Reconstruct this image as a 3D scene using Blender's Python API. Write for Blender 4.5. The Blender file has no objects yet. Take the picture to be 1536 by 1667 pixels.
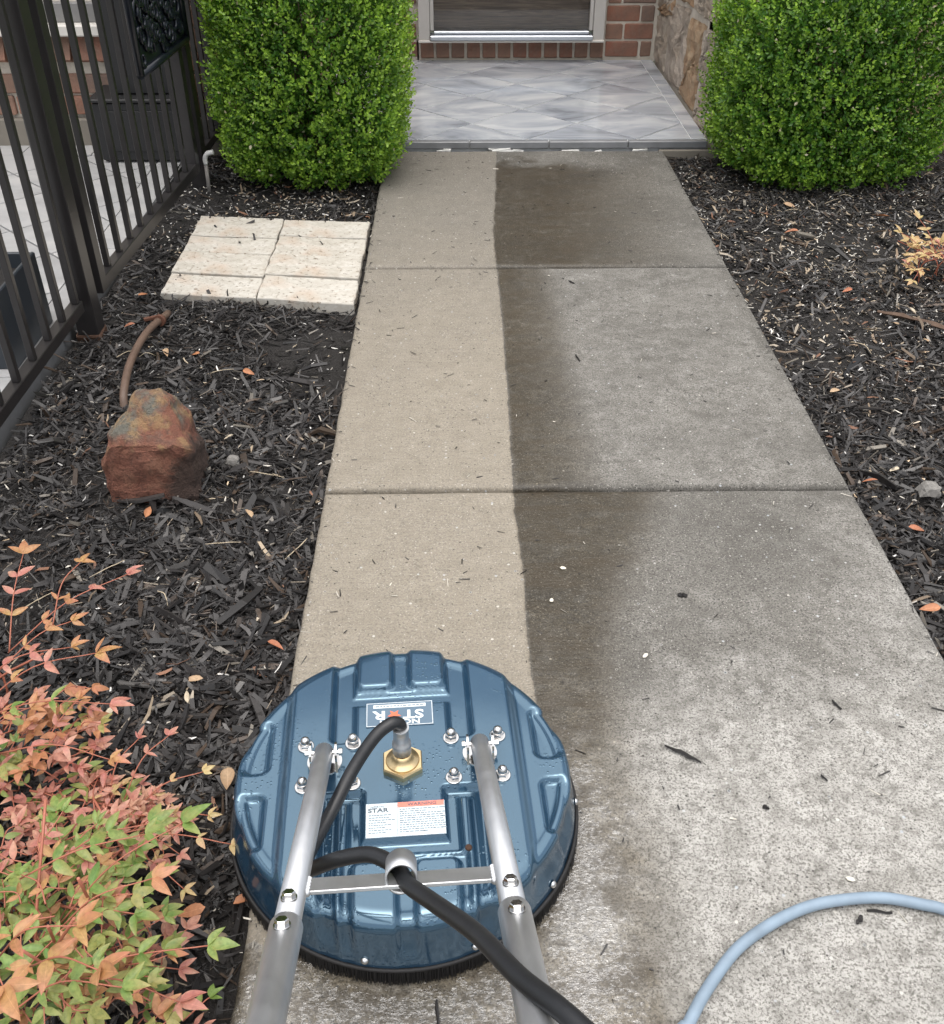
import bpy, math, random
import numpy as np
from mathutils import Vector, Matrix
random.seed(7); rng = np.random.default_rng(7)
R = math.radians
scene = bpy.context.scene
COL = scene.collection

# ---------------------------------------------------------------- camera
cam_d = bpy.data.cameras.new('camera'); cam = bpy.data.objects.new('camera', cam_d); COL.objects.link(cam)
cam_d.sensor_fit = 'HORIZONTAL'; cam_d.sensor_width = 36.0; cam_d.lens = 36.0*1624.41/1536.0
cam_d.clip_start = .02; cam_d.clip_end = 500
cam.matrix_world = Matrix(((0.99989243, 0.00772732, -0.01246685, 0.31198),
                           (-0.01461769, 0.59493742, -0.80363909, 0.0),
                           (0.00120702, 0.80373488, 0.59498638, 1.32959),
                           (0, 0, 0, 1)))
scene.camera = cam
# ---------------------------------------------------------------- sky, sun, exposure
SUN_EL, SUN_AZ = 82.0, 190.0      # elevation, compass bearing (0 = +Y, clockwise)
world = bpy.data.worlds.new('World'); scene.world = world; world.use_nodes = True
wn = world.node_tree; wn.nodes.clear()
sky = wn.nodes.new('ShaderNodeTexSky'); sky.sky_type = 'NISHITA'; sky.sun_disc = False
sky.sun_elevation = R(SUN_EL); sky.sun_rotation = R(SUN_AZ)
sky.air_density = 1.0; sky.dust_density = 4.0; sky.ozone_density = 1.0
hs = wn.nodes.new('ShaderNodeHueSaturation'); hs.inputs['Saturation'].default_value = .34
bg = wn.nodes.new('ShaderNodeBackground'); bg.inputs['Strength'].default_value = .15
wo = wn.nodes.new('ShaderNodeOutputWorld')
wn.links.new(sky.outputs[0], hs.inputs['Color']); wn.links.new(hs.outputs[0], bg.inputs[0]); wn.links.new(bg.outputs[0], wo.inputs[0])
sun_d = bpy.data.lights.new('sun', 'SUN'); sun_d.energy = 1.3; sun_d.angle = R(104); sun_d.color = (1, .95, .88)
sun = bpy.data.objects.new('sun', sun_d); COL.objects.link(sun)
_a = R(SUN_AZ); _e = R(SUN_EL)
sdir = Vector((math.sin(_a)*math.cos(_e), math.cos(_a)*math.cos(_e), math.sin(_e)))
sun.rotation_euler = sdir.to_track_quat('Z', 'Y').to_euler()
vs = scene.view_settings; vs.view_transform = 'Standard'; vs.look = 'None'; vs.exposure = 0.82; vs.gamma = 1; vs.use_curve_mapping = False
scene.cycles.use_denoising = True
scene.cycles.max_bounces = 6; scene.cycles.diffuse_bounces = 3; scene.cycles.glossy_bounces = 3; scene.cycles.transmission_bounces = 5; scene.cycles.caustics_reflective = False; scene.cycles.caustics_refractive = False

# ---------------------------------------------------------------- helpers
def link(o, parent=None):
    COL.objects.link(o)
    if parent is not None: o.parent = parent
    return o
def tag(o, label=None, cat=None, group=None, kind=None):
    if label: o['label'] = label
    if cat: o['category'] = cat
    if group: o['group'] = group
    if kind: o['kind'] = kind
    return o
def empty(name, loc=(0, 0, 0), rz=0, parent=None, **k):
    o = bpy.data.objects.new(name, None); o.location = loc; o.rotation_euler = (0, 0, rz); o.empty_display_size = .05
    link(o, parent); return tag(o, **k)

class MB:
    def __init__(s): s.v = []; s.f = []; s.sm = []
    def add(s, vs, fs, smooth=False):
        b = len(s.v); s.v += [tuple(p) for p in vs]; s.f += [tuple(i+b for i in f) for f in fs]; s.sm += [smooth]*len(fs); return s
    def box(s, c, d, rot=None, jit=0, bev=0):
        c = Vector(c); hx, hy, hz = d[0]/2, d[1]/2, d[2]/2
        if bev <= 0:
            P = [(x*hx, y*hy, z*hz) for z in (-1, 1) for x, y in ((-1, -1), (1, -1), (1, 1), (-1, 1))]
            F = [(3, 2, 1, 0), (4, 5, 6, 7), (0, 1, 5, 4), (1, 2, 6, 5), (2, 3, 7, 6), (3, 0, 4, 7)]
        else:
            P = []; b = min(bev, hx*.49, hy*.49, hz*.49)
            for zz, ins in ((-hz, b), (-hz+b, 0), (hz-b, 0), (hz, b)):
                x, y = hx-ins, hy-ins; c_ = b*.7
                P += [(-x+c_, -y, zz), (x-c_, -y, zz), (x, -y+c_, zz), (x, y-c_, zz), (x-c_, y, zz), (-x+c_, y, zz), (-x, y-c_, zz), (-x, -y+c_, zz)]
            F = [tuple(range(7, -1, -1)), tuple(range(24, 32))]
            for k in range(3):
                for i in range(8):
                    j = (i+1) % 8; F.append((k*8+i, k*8+j, k*8+8+j, k*8+8+i))
        if jit: P = [(p[0]+random.uniform(-jit, jit), p[1]+random.uniform(-jit, jit), p[2]+random.uniform(-jit, jit)) for p in P]
        P = [Vector(p) for p in P]
        if rot is not None: P = [rot @ p for p in P]
        return s.add([p+c for p in P], F)
    def tube(s, pts, r, n=12, caps=True, smooth=True):
        pts = [Vector(p) for p in pts]; m = len(pts); rr = r if hasattr(r, '__len__') else [r]*m
        t0 = (pts[1]-pts[0]).normalized(); a = Vector((0, 0, 1)) if abs(t0.z) < .9 else Vector((1, 0, 0))
        nrm = t0.cross(a).normalized(); vs = []; fs = []
        for i, p in enumerate(pts):
            t = (pts[min(i+1, m-1)]-pts[max(i-1, 0)]).normalized()
            nrm = (nrm-t*nrm.dot(t)).normalized(); b = t.cross(nrm)
            for k in range(n):
                an = 2*math.pi*k/n; vs.append(p+(nrm*math.cos(an)+b*math.sin(an))*rr[i])
        for i in range(m-1):
            for k in range(n):
                k2 = (k+1) % n; fs.append((i*n+k, i*n+k2, (i+1)*n+k2, (i+1)*n+k))
        s.add(vs, fs, smooth)
        if caps:
            b = len(s.v)-len(vs); s.f += [tuple(b+k for k in range(n-1, -1, -1)), tuple(b+(m-1)*n+k for k in range(n))]; s.sm += [False, False]
        return s
    def lathe(s, prof, n=24, c=(0, 0, 0), axis=None, smooth=True, hexa=False):
        """prof: list of (r, h); axis: Matrix3 that maps +Z to wanted axis"""
        vs = []; fs = []; m = len(prof); c = Vector(c)
        for r, h in prof:
            for k in range(n):
                an = 2*math.pi*k/n; p = Vector((r*math.cos(an), r*math.sin(an), h))
                if axis is not None: p = axis @ p
                vs.append(p+c)
        for i in range(m-1):
            for k in range(n):
                k2 = (k+1) % n; fs.append((i*n+k, i*n+k2, (i+1)*n+k2, (i+1)*n+k))
        fs.append(tuple(range(n-1, -1, -1))); fs.append(tuple((m-1)*n+k for k in range(n)))
        sm = smooth; s.add(vs, fs, sm); s.sm[-1] = False; s.sm[-2] = False
        return s
    def prism(s, poly, o, ux, uy, un, depth, inset=.0):
        """polygon (2d list) extruded along un from plane origin o; front edge inset"""
        n = len(poly); o = Vector(o); ux, uy, un = Vector(ux), Vector(uy), Vector(un)
        cx = sum(p[0] for p in poly)/n; cy = sum(p[1] for p in poly)/n
        def at(p, k, d):
            dx, dy = p[0]-cx, p[1]-cy; l = math.hypot(dx, dy) or 1; f = max(0, (l-k)/l)
            return o+ux*(cx+dx*f)+uy*(cy+dy*f)+un*d
        b = [at(p, 0, 0) for p in poly]; m = [at(p, 0, depth-inset) for p in poly]; t = [at(p, inset, depth) for p in poly]
        vs = b+m+t; fs = []
        for i in range(n):
            j = (i+1) % n; fs += [(i, j, n+j, n+i), (n+i, n+j, 2*n+j, 2*n+i)]
        fs.append(tuple(2*n+i for i in range(n)))
        return s.add(vs, fs)
    def mesh(s, name, mat):
        me = bpy.data.meshes.new(name); me.from_pydata(s.v, [], s.f); me.update()
        me.polygons.foreach_set('use_smooth', s.sm)
        if mat: me.materials.append(mat)
        return me
    def build(s, name, mat, parent=None, **k):
        o = bpy.data.objects.new(name, s.mesh(name, mat)); link(o, parent); return tag(o, **k)

def np_mesh(name, V, F, mat, smooth=False, col=None):
    """V (n,3); F (m,k) constant k"""
    me = bpy.data.meshes.new(name); V = np.asarray(V, np.float32); F = np.asarray(F, np.int32); m, k = F.shape
    me.vertices.add(len(V)); me.vertices.foreach_set('co', V.ravel())
    me.loops.add(m*k); me.loops.foreach_set('vertex_index', F.ravel())
    me.polygons.add(m); me.polygons.foreach_set('loop_start', np.arange(m, dtype=np.int32)*k)
    try: me.polygons.foreach_set('loop_total', np.full(m, k, np.int32))
    except Exception: pass
    me.update(calc_edges=True)
    me.polygons.foreach_set('use_smooth', np.full(m, smooth))
    if col is not None:
        a = me.color_attributes.new('tone', 'FLOAT_COLOR', 'POINT')
        c4 = np.ones((len(V), 4), np.float32); c4[:, :col.shape[1]] = col; a.data.foreach_set('color', c4.ravel())
    if mat: me.materials.append(mat)
    return me
def smoothpath(pts, sub=8):
    P = [Vector(p) for p in pts]; P = [P[0]*2-P[1]]+P+[P[-1]*2-P[-2]]; out = []
    for i in range(1, len(P)-2):
        for k in range(sub):
            t = k/sub; a, b, c, d = P[i-1], P[i], P[i+1], P[i+2]
            out.append(.5*((2*b)+(c-a)*t+(2*a-5*b+4*c-d)*t*t+(3*b-a-3*c+d)*t**3))
    out.append(P[-2]); return out

# ---------------------------------------------------------------- material helpers
def srgb(r, g, b):
    f = lambda c: (c/255/12.92) if c/255 <= .04045 else ((c/255+.055)/1.055)**2.4
    return (f(r), f(g), f(b))
class Mat:
    def __init__(s, name):
        s.m = bpy.data.materials.new(name); s.m.use_nodes = True; s.t = s.m.node_tree; s.p = s.t.nodes['Principled BSDF']; s.out = s.t.nodes['Material Output']
    def n(s, typ, **k):
        nd = s.t.nodes.new(typ)
        for a, b in k.items():
            if a in nd.inputs.keys() if isinstance(a, str) else False: pass
            setattr(nd, a, b)
        return nd
    def l(s, a, b): s.t.links.new(a, b)
    def setin(s, sock, v):
        if isinstance(v, bpy.types.NodeSocket): s.l(v, sock)
        elif isinstance(v, (tuple, list)) and len(v) == 3 and sock.type == 'RGBA': sock.default_value = (*v, 1)
        else: sock.default_value = v
    def set(s, **k):
        M_ = dict(base='Base Color', rough='Roughness', metal='Metallic', ior='IOR', spec='Specular IOR Level', normal='Normal', coat='Coat Weight', coatr='Coat Roughness', trans='Transmission Weight', alpha='Alpha', sss='Subsurface Weight', emis='Emission Color', emiss='Emission Strength')
        for a, b in k.items(): s.setin(s.p.inputs[M_[a]], b)
        return s
    def coord(s, out='Object'): return s.n('ShaderNodeTexCoord').outputs[out]
    def mapping(s, v, scale=(1, 1, 1), loc=(0, 0, 0), rot=(0, 0, 0)):
        n = s.n('ShaderNodeMapping'); s.l(v, n.inputs[0]); n.inputs['Location'].default_value = loc; n.inputs['Rotation'].default_value = rot; n.inputs['Scale'].default_value = scale; return n.outputs[0]
    def noise(s, v, scale=5, detail=3, rough=.55, dist=0, out=0):
        n = s.n('ShaderNodeTexNoise'); s.l(v, n.inputs['Vector']); n.inputs['Scale'].default_value = scale; n.inputs['Detail'].default_value = detail; n.inputs['Roughness'].default_value = rough; n.inputs['Distortion'].default_value = dist; return n.outputs[out]
    def voro(s, v, scale=5, feature='F1', out=0, rand=1):
        n = s.n('ShaderNodeTexVoronoi'); n.feature = feature; s.l(v, n.inputs['Vector']); n.inputs['Scale'].default_value = scale; n.inputs['Randomness'].default_value = rand; return n.outputs[out]
    def ramp(s, v, stops):
        n = s.n('ShaderNodeValToRGB'); s.l(v, n.inputs[0]); e = n.color_ramp.elements
        while len(e) < len(stops): e.new(.5)
        for el, (p, c) in zip(e, stops):
            el.position = p; el.color = (c, c, c, 1) if not isinstance(c, (tuple, list)) else (*c, 1)
        return n.outputs[0]
    def mix(s, f, a, b, mode='MIX'):
        n = s.n('ShaderNodeMix'); n.data_type = 'RGBA'; n.blend_type = mode; n.clamp_factor = True
        s.setin(n.inputs[0], f); s.setin(n.inputs[6], a); s.setin(n.inputs[7], b); return n.outputs[2]
    def math(s, op, a, b=0, c=0, clamp=False):
        n = s.n('ShaderNodeMath'); n.operation = op; n.use_clamp = clamp
        s.setin(n.inputs[0], a); s.setin(n.inputs[1], b)
        if op in ('MULTIPLY_ADD',): s.setin(n.inputs[2], c)
        return n.outputs[0]
    def sstep(s, v, a, b):
        n = s.n('ShaderNodeMapRange'); n.interpolation_type = 'SMOOTHSTEP'; s.setin(n.inputs[0], v); n.inputs[1].default_value = a; n.inputs[2].default_value = b; return n.outputs[0]
    def bump(s, h, strength=.3, dist=.002, normal=None):
        n = s.n('ShaderNodeBump'); s.l(h, n.inputs['Height']); s.setin(n.inputs['Strength'], strength); n.inputs['Distance'].default_value = dist
        if normal is not None: s.l(normal, n.inputs['Normal'])
        return n.outputs[0]
    def attr(s, name='tone', out=0):
        n = s.n('ShaderNodeAttribute'); n.attribute_name = name; return n.outputs[out]
    def rnd(s): return s.n('ShaderNodeObjectInfo').outputs['Random']

def simple(name, col, rough=.5, metal=0, var=.15, scale=30, bump=.0, bd=.001, **k):
    m = Mat(name); c = m.coord()
    nz = m.noise(c, scale, 4)
    m.set(base=m.mix(nz, tuple(x*(1-var) for x in col), tuple(min(1, x*(1+var)) for x in col)), rough=rough, metal=metal, **k)
    if bump: m.set(normal=m.bump(m.noise(c, scale*4, 3), bump, bd))
    return m.m

# ================================================================ MATERIALS
def mat_concrete():
    m = Mat('concrete'); c = m.coord()
    z = m.attr('zone'); sep = m.n('ShaderNodeSeparateColor'); m.l(z, sep.inputs[0])
    clean0, wet0, film0 = sep.outputs[0], sep.outputs[1], sep.outputs[2]
    light = m.attr('zone', 3)
    n1 = m.noise(c, 3.2, 4, .6); n2 = m.noise(c, 17, 5, .65); n3 = m.noise(c, 95, 4, .7); n4 = m.noise(c, 240, 3, .75)
    broom = m.noise(m.mapping(c, (14, 170, 1)), 1, 3, .6)
    wob = m.math('ADD', m.math('MULTIPLY', m.math('SUBTRACT', n3, .5), .22), m.math('MULTIPLY', m.math('SUBTRACT', n2, .5), .14))
    clean = m.sstep(m.math('ADD', clean0, wob), .42, .58)
    wet = m.sstep(m.math('ADD', wet0, m.math('MULTIPLY', wob, 1.7)), .10, .85)
    film = m.sstep(m.math('ADD', film0, m.math('MULTIPLY', m.math('SUBTRACT', m.noise(m.mapping(c, (85, 115, 85)), 1, 4, .7), .5), 3.2)), .60, 1.05)
    dirty = m.mix(m.ramp(n1, [(.3, 0.), (.72, 1.)]), (.098, .092, .080), (.205, .195, .174))
    sandy = m.mix(m.ramp(n2, [(.3, 0.), (.7, 1.)]), (.315, .305, .278), (.445, .432, .402))
    base = m.mix(m.math('ADD', light, m.math('MULTIPLY', m.math('SUBTRACT', n2, .5), 1.1), clamp=True), dirty, sandy)
    cl = m.mix(m.ramp(n2, [(.25, 0.), (.75, 1.)]), (.238, .210, .164), (.325, .290, .232))
    cl = m.mix(m.math('MULTIPLY', m.ramp(broom, [(.35, 0.), (.7, 1.)]), .45), cl, (.21, .177, .135))
    cl = m.mix(m.math('MULTIPLY', m.ramp(n1, [(.45, 0.), (.75, 1.)]), .35), cl, (.235, .205, .165))
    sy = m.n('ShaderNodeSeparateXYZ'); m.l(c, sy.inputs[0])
    cl = m.mix(m.math('MULTIPLY', m.sstep(m.math('ADD', sy.outputs[1], n1), 2.7, 4.6), .75), cl, m.mix(n2, (.135, .125, .108), (.215, .20, .175)))  # greyer toward the porch: house shade and lingering wet, both put into the colour
    base = m.mix(clean, base, cl)
    # speckle: dark pores, pale sand grains
    dirtspeck = m.ramp(n4, [(.41, 1.), (.50, 0.)])
    sp_amt = m.math('ADD', .38, m.math('MULTIPLY', m.math('SUBTRACT', 1, clean), .48))
    base = m.mix(m.math('MULTIPLY', dirtspeck, sp_amt), base, m.mix(light, (.055, .052, .046), (.12, .113, .10)))
    blot = m.ramp(m.noise(c, 105, 5, .8), [(.36, 1.), (.44, 0.)])
    mott = m.ramp(m.noise(c, 46, 4, .7), [(.35, 1.), (.52, 0.)])
    base = m.mix(m.math('MULTIPLY', mott, m.math('ADD', .10, m.math('MULTIPLY', m.math('SUBTRACT', 1, clean), .46))), base, (.085, .079, .068))
    base = m.mix(m.math('MULTIPLY', blot, m.math('MULTIPLY', sp_amt, .9)), base, m.mix(light, (.05, .047, .042), (.115, .107, .094)))
    pale = m.ramp(m.noise(m.mapping(c, loc=(3, 1, 2)), 260, 2, .6), [(.63, 0.), (.70, 1.)])
    base = m.mix(m.math('MULTIPLY', pale, .55), base, (.62, .59, .54))
    vd = m.voro(c, 75, 'F1', 0); vc = m.voro(c, 75, 'F1', 1)
    sepv = m.n('ShaderNodeSeparateColor'); m.l(vc, sepv.inputs[0])
    peb = m.math('MULTIPLY', m.ramp(vd, [(.16, 1.), (.24, 0.)]), m.ramp(sepv.outputs[0], [(.90, 0.), (.91, 1.)]))
    base = m.mix(m.math('MULTIPLY', peb, .6), base, m.mix(sepv.outputs[1], (.42, .46, .50), (.70, .67, .60)))
    pit = m.math('MULTIPLY', m.ramp(vd, [(.10, 1.), (.17, 0.)]), m.ramp(sepv.outputs[2], [(.80, 0.), (.81, 1.)]))
    base = m.mix(m.math('MULTIPLY', pit, .85), base, (.03, .028, .025))
    # wetting soaks and darkens the dirty surface
    wetc = m.mix(1.0, base, (.36, .315, .24), 'MULTIPLY')
    wetc = m.mix(m.math('MULTIPLY', m.ramp(m.noise(c, 26, 5, .7), [(.48, 0.), (.66, 1.)]), .30), wetc, base)
    stain = m.noise(m.mapping(c, (5, 17, 5)), 1, 5, .65, .5)
    wetc = m.mix(m.ramp(stain, [(.44, 0.), (.62, .72)]), wetc, (.048, .036, .021))
    base = m.mix(wet, base, wetc)
    glint = m.ramp(m.noise(m.mapping(c, loc=(7, 3, 1)), 240, 3, .7), [(.60, 0.), (.68, 1.)])
    base = m.mix(m.math('MULTIPLY', m.math('MULTIPLY', glint, wet), .42), base, (.42, .39, .33))  # sparkle of the wet grain painted into the base colour as pale specks
    damp = m.sstep(m.math('ADD', m.math('MULTIPLY', clean, .5), m.math('MULTIPLY', wet, .6)), .1, .9)
    r = m.math('SUBTRACT', .88, m.math('MULTIPLY', damp, .30)); r = m.math('SUBTRACT', r, m.math('MULTIPLY', wet, .24))
    r = m.math('SUBTRACT', r, m.math('MULTIPLY', film, .30))
    h = m.math('ADD', m.math('MULTIPLY', n4, .55), m.math('ADD', m.math('MULTIPLY', n3, .9), m.math('MULTIPLY', broom, .35)))
    nb = m.bump(h, .75, .0032)
    rip = m.noise(m.mapping(c, (120, 170, 120)), 1, 3, .7, .3)
    nb2 = m.bump(rip, film, .004, m.bump(h, .25, .002))
    mixn = m.n('ShaderNodeMix'); mixn.data_type = 'VECTOR'; m.l(film, mixn.inputs[0]); m.l(nb, mixn.inputs[4]); m.l(nb2, mixn.inputs[5])
    m.set(base=base, rough=r, normal=nb, coat=m.math('ADD', m.math('MULTIPLY', film, .72), m.math('MULTIPLY', film0, .22)), coatr=.07); m.p.inputs['Coat IOR'].default_value = 2.5
    m.l(nb2, m.p.inputs['Coat Normal'])
    return m.m
M = {}
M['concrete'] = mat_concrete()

def mat_attr(name, rough, streak=True, spec=.5, nscale=60, amt=.5, trans=0., bump=.5, bd=.001):
    m = Mat(name); c = m.coord(); t = m.attr('tone')
    nz = m.noise(c, nscale*4, 3, .6)
    col = m.mix(m.math('MULTIPLY', m.ramp(nz, [(.3, 0.), (.7, 1.)]), amt), t, m.mix(1.0, t, (.35, .35, .35), 'MULTIPLY'))
    m.set(base=col, rough=rough, spec=spec)
    if bump: m.set(normal=m.bump(nz, bump, bd))
    return m
M['mulch'] = mat_attr('mulch_bark', .50, nscale=90, amt=.6, bump=0).m
M['litter'] = mat_attr('pale_litter', .7, nscale=80, amt=.25, bump=.2).m
def mat_leafmass(name, tr=.35):
    m = mat_attr(name, .34, nscale=60, amt=.12, bump=.0)
    tb = m.n('ShaderNodeBsdfTranslucent'); m.l(m.mix(1.0, m.attr('tone'), (1.2, 1.3, .5), 'MULTIPLY'), tb.inputs[0])
    ms = m.n('ShaderNodeMixShader'); ms.inputs[0].default_value = tr
    m.l(m.p.outputs[0], ms.inputs[1]); m.l(tb.outputs[0], ms.inputs[2]); m.l(ms.outputs[0], m.out.inputs[0]); return m.m
M['boxleaf'] = mat_leafmass('boxwood_leaf', .35)
def mat_leaf(name, a, b, tipc, rough=.42, tr=.3):
    m = Mat(name); rn = m.rnd(); c = m.coord('Generated')
    sx = m.n('ShaderNodeSeparateXYZ'); m.l(c, sx.inputs[0])
    col = m.mix(rn, a, b)
    rn2 = m.math('FRACT', m.math('MULTIPLY', rn, 7.31))
    col = m.mix(m.math('MULTIPLY', m.sstep(sx.outputs[0], .15, 1.0), m.math('MULTIPLY', rn2, .9)), col, tipc)
    edge = m.math('ABSOLUTE', m.math('SUBTRACT', sx.outputs[1], .5))
    col = m.mix(m.math('MULTIPLY', m.sstep(edge, .3, .5), .5), col, tipc)
    col = m.mix(m.math('MULTIPLY', m.sstep(edge, .03, .0), .45), col, tuple(min(1, x*1.5+.08) for x in a))
    oi = m.n('ShaderNodeObjectInfo'); ga = m.n('ShaderNodeNewGeometry')
    nz = m.noise(ga.outputs['Position'], 170, 3)
    col = m.mix(m.math('MULTIPLY', m.ramp(nz, [(.42, 0.), (.72, 1.)]), .55), col, tuple(x*.5 for x in a))
    nz2 = m.noise(ga.outputs['Position'], 28, 2); col = m.mix(m.ramp(nz2, [(.36, .30), (.52, 0.)]), col, tipc)
    m.set(base=col, rough=rough, normal=m.bump(m.noise(ga.outputs['Position'], 240, 2), .25, .001))
    tb = m.n('ShaderNodeBsdfTranslucent'); m.l(col, tb.inputs[0]); ms = m.n('ShaderNodeMixShader'); ms.inputs[0].default_value = tr
    m.l(m.p.outputs[0], ms.inputs[1]); m.l(tb.outputs[0], ms.inputs[2]); m.l(ms.outputs[0], m.out.inputs[0]); return m.m
M['n_orange'] = mat_leaf('nandina_orange', (.52, .26, .11), (.52, .34, .13), (.58, .22, .15))
M['n_green'] = mat_leaf('nandina_green', (.13, .26, .05), (.28, .37, .10), (.44, .36, .13))
M['n_pink'] = mat_leaf('nandina_pink', (.52, .18, .15), (.58, .25, .19), (.62, .40, .26))
M['n_pale'] = mat_leaf('nandina_pale', (.60, .50, .22), (.62, .44, .22), (.62, .36, .20))
M['n_stem'] = simple('nandina_stem', (.38, .13, .08), .5)
M['fall_or'] = mat_leaf('fallen_orange', (.50, .22, .10), (.42, .15, .08), (.30, .12, .06), .6, .1)
M['fall_tan'] = mat_leaf('fallen_tan', (.52, .38, .24), (.46, .30, .18), (.36, .22, .12), .6, .1)
M['fall_pale'] = mat_leaf('fallen_pale', (.62, .55, .42), (.55, .46, .33), (.5, .4, .28), .6, .1)
M['iron'] = simple('black_iron', (.022, .020, .020), .33, 0, .35, 12, .15, .001)
M['rust'] = simple('rust_iron', (.06, .028, .015), .8, 0, .4, 60)
M['plaque'] = simple('black_casting', (.009, .012, .019), .28, .2, .2, 20)
M['blackbox'] = simple('black_resin', (.012, .012, .013), .55, 0, .2, 10)
M['bluebox'] = simple('slate_resin', (.03, .037, .045), .4, 0, .2, 10)
def mat_brick():
    m = Mat('clay_brick'); c = m.coord(); rn = m.rnd()
    rn2 = m.math('FRACT', m.math('MULTIPLY', rn, 5.77))
    col = m.ramp(rn, [(0, (.27, .105, .07)), (.3, (.33, .145, .095)), (.55, (.25, .15, .11)), (.75, (.36, .19, .13)), (1, (.15, .115, .10))])
    n = m.noise(c, 40, 4, .65); n2 = m.noise(c, 9, 3)
    col = m.mix(m.math('MULTIPLY', m.ramp(n2, [(.4, 0.), (.65, 1.)]), .65), col, (.12, .085, .065))
    col = m.mix(m.math('MULTIPLY', m.ramp(n, [(.3, 0.), (.7, 1.)]), .4), col, (.34, .21, .15))
    m.set(base=col, rough=.85, normal=m.bump(m.noise(c, 120, 4), .6, .003)); return m.m
M['brick'] = mat_brick()
M['mortar'] = simple('mortar', (.60, .55, .47), .95, 0, .2, 40, .6, .003)
M['foundation'] = simple('foundation_concrete', (.20, .18, .15), .9, 0, .25, 8, .5, .004)
M['sill'] = simple('painted_sill', (.66, .63, .58), .6, 0, .1, 20)
M['frame'] = simple('painted_frame', (.50, .48, .45), .4, 0, .06, 6)
M['siding'] = simple('grey_window_frame', (.20, .195, .19), .55, 0, .15, 10)
M['alu_sill'] = simple('aluminium_threshold', (.55, .58, .62), .3, .8, .1, 30)
def mat_wood():
    m = Mat('dark_stained_wood'); c = m.coord()
    n = m.noise(m.mapping(c, (3, 3, 60)), 1.5, 5, .6, 1.2)
    m.set(base=m.ramp(n, [(.3, (.07, .05, .035)), (.5, (.16, .115, .08)), (.7, (.28, .215, .155))]), rough=.4); return m.m
M['wood'] = mat_wood()
def mat_glass():
    m = Mat('door_glass'); fr_ = m.n('ShaderNodeFresnel'); fr_.inputs[0].default_value = 1.45; tb = m.n('ShaderNodeBsdfTransparent'); gl = m.n('ShaderNodeBsdfGlossy'); gl.inputs['Roughness'].default_value = .03
    ms = m.n('ShaderNodeMixShader'); m.l(fr_.outputs[0], ms.inputs[0]); m.l(tb.outputs[0], ms.inputs[1]); m.l(gl.outputs[0], ms.inputs[2]); m.l(ms.outputs[0], m.out.inputs[0]); return m.m
M['glass'] = mat_glass()
def mat_darkglass():
    m = Mat('window_glass'); m.set(base=(.02, .022, .025), rough=.05, ior=1.5); return m.m
M['wglass'] = mat_darkglass()
def mat_stone():
    m = Mat('wall_stone'); c = m.coord(); rn = m.rnd()
    col = m.ramp(rn, [(0, (.54, .46, .37)), (.35, (.50, .43, .36)), (.5, (.64, .55, .46)), (.7, (.58, .50, .41)), (1, (.56, .45, .37))])
    n = m.noise(c, 7.5, 6, .7, .6); n2 = m.noise(c, 34, 6, .75)
    col = m.mix(m.ramp(n, [(.44, 0.), (.66, .5)]), col, (.28, .185, .11))
    col = m.mix(m.ramp(n2, [(.5, 0.), (.75, .5)]), col, (.62, .57, .48))
    m.set(base=col, rough=.9, normal=m.bump(m.math('ADD', n2, m.math('MULTIPLY', n, 1.5)), 1.0, .03)); return m
M['stone'] = mat_stone().m
def mat_stone_brown():
    m = Mat('rust_wall_stone'); c = m.coord()
    n = m.noise(c, 9, 6, .7, .6); n2 = m.noise(c, 40, 6, .75)
    col = m.ramp(n, [(.3, (.29, .17, .10)), (.5, (.40, .27, .165)), (.65, (.50, .39, .27)), (.8, (.58, .50, .40))])
    m.set(base=m.mix(m.math('MULTIPLY', n2, .4), col, (.30, .22, .14)), rough=.9, normal=m.bump(m.math('ADD', n2, n), .9, .012)); return m.m
M['stone_brown'] = mat_stone_brown()
def mat_tile(name, wet):
    m = Mat(name); c = m.coord(); rn = m.rnd()
    off = m.n('ShaderNodeVectorMath'); off.operation = 'ADD'; m.l(c, off.inputs[0])
    cmb = m.n('ShaderNodeCombineXYZ'); m.l(m.math('MULTIPLY', rn, 40), cmb.inputs[0]); m.l(m.math('MULTIPLY', rn, 23), cmb.inputs[1]); m.l(cmb.outputs[0], off.inputs[1])
    v = m.mapping(off.outputs[0], (2.6, 5.2, 1), rot=(0, 0, .5))
    n = m.noise(v, 1, 4, .55, 1.0); n2 = m.noise(off.outputs[0], 5, 4, .6)
    if wet: cols = [(.30, (.18, .20, .235)), (.42, (.35, .38, .43)), (.55, (.50, .53, .57)), (.70, (.68, .695, .71))]
    else: cols = [(.3, (.27, .275, .28)), (.5, (.36, .365, .37)), (.7, (.43, .43, .425))]
    col = m.ramp(n, cols)
    col = m.mix(m.math('MULTIPLY', n2, .35), col, (.36, .365, .36) if wet else (.36, .34, .31))
    if wet: m.set(base=col, rough=m.math('ADD', .05, m.math('MULTIPLY', m.noise(c, 7, 3), .12)), ior=2.0, normal=m.bump(m.noise(c, 9, 2), .06, .003))
    else: m.set(base=col, rough=.55)
    return m.m
M['tile'] = mat_tile('wet_porch_tile', True)
M['ptile'] = mat_tile('patio_tile', False)
M['grout'] = simple('tile_grout', (.76, .76, .75), .6, 0, .1, 60)
M['pgrout'] = simple('patio_grout', (.22, .22, .22), .9, 0, .1, 60)
M['edge'] = simple('tile_edge_trim', (.20, .205, .215), .3, 0, .35, 14)
M['whitemortar'] = simple('white_mortar', (.66, .65, .62), .9, 0, .15, 40, .5, .003)
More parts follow.
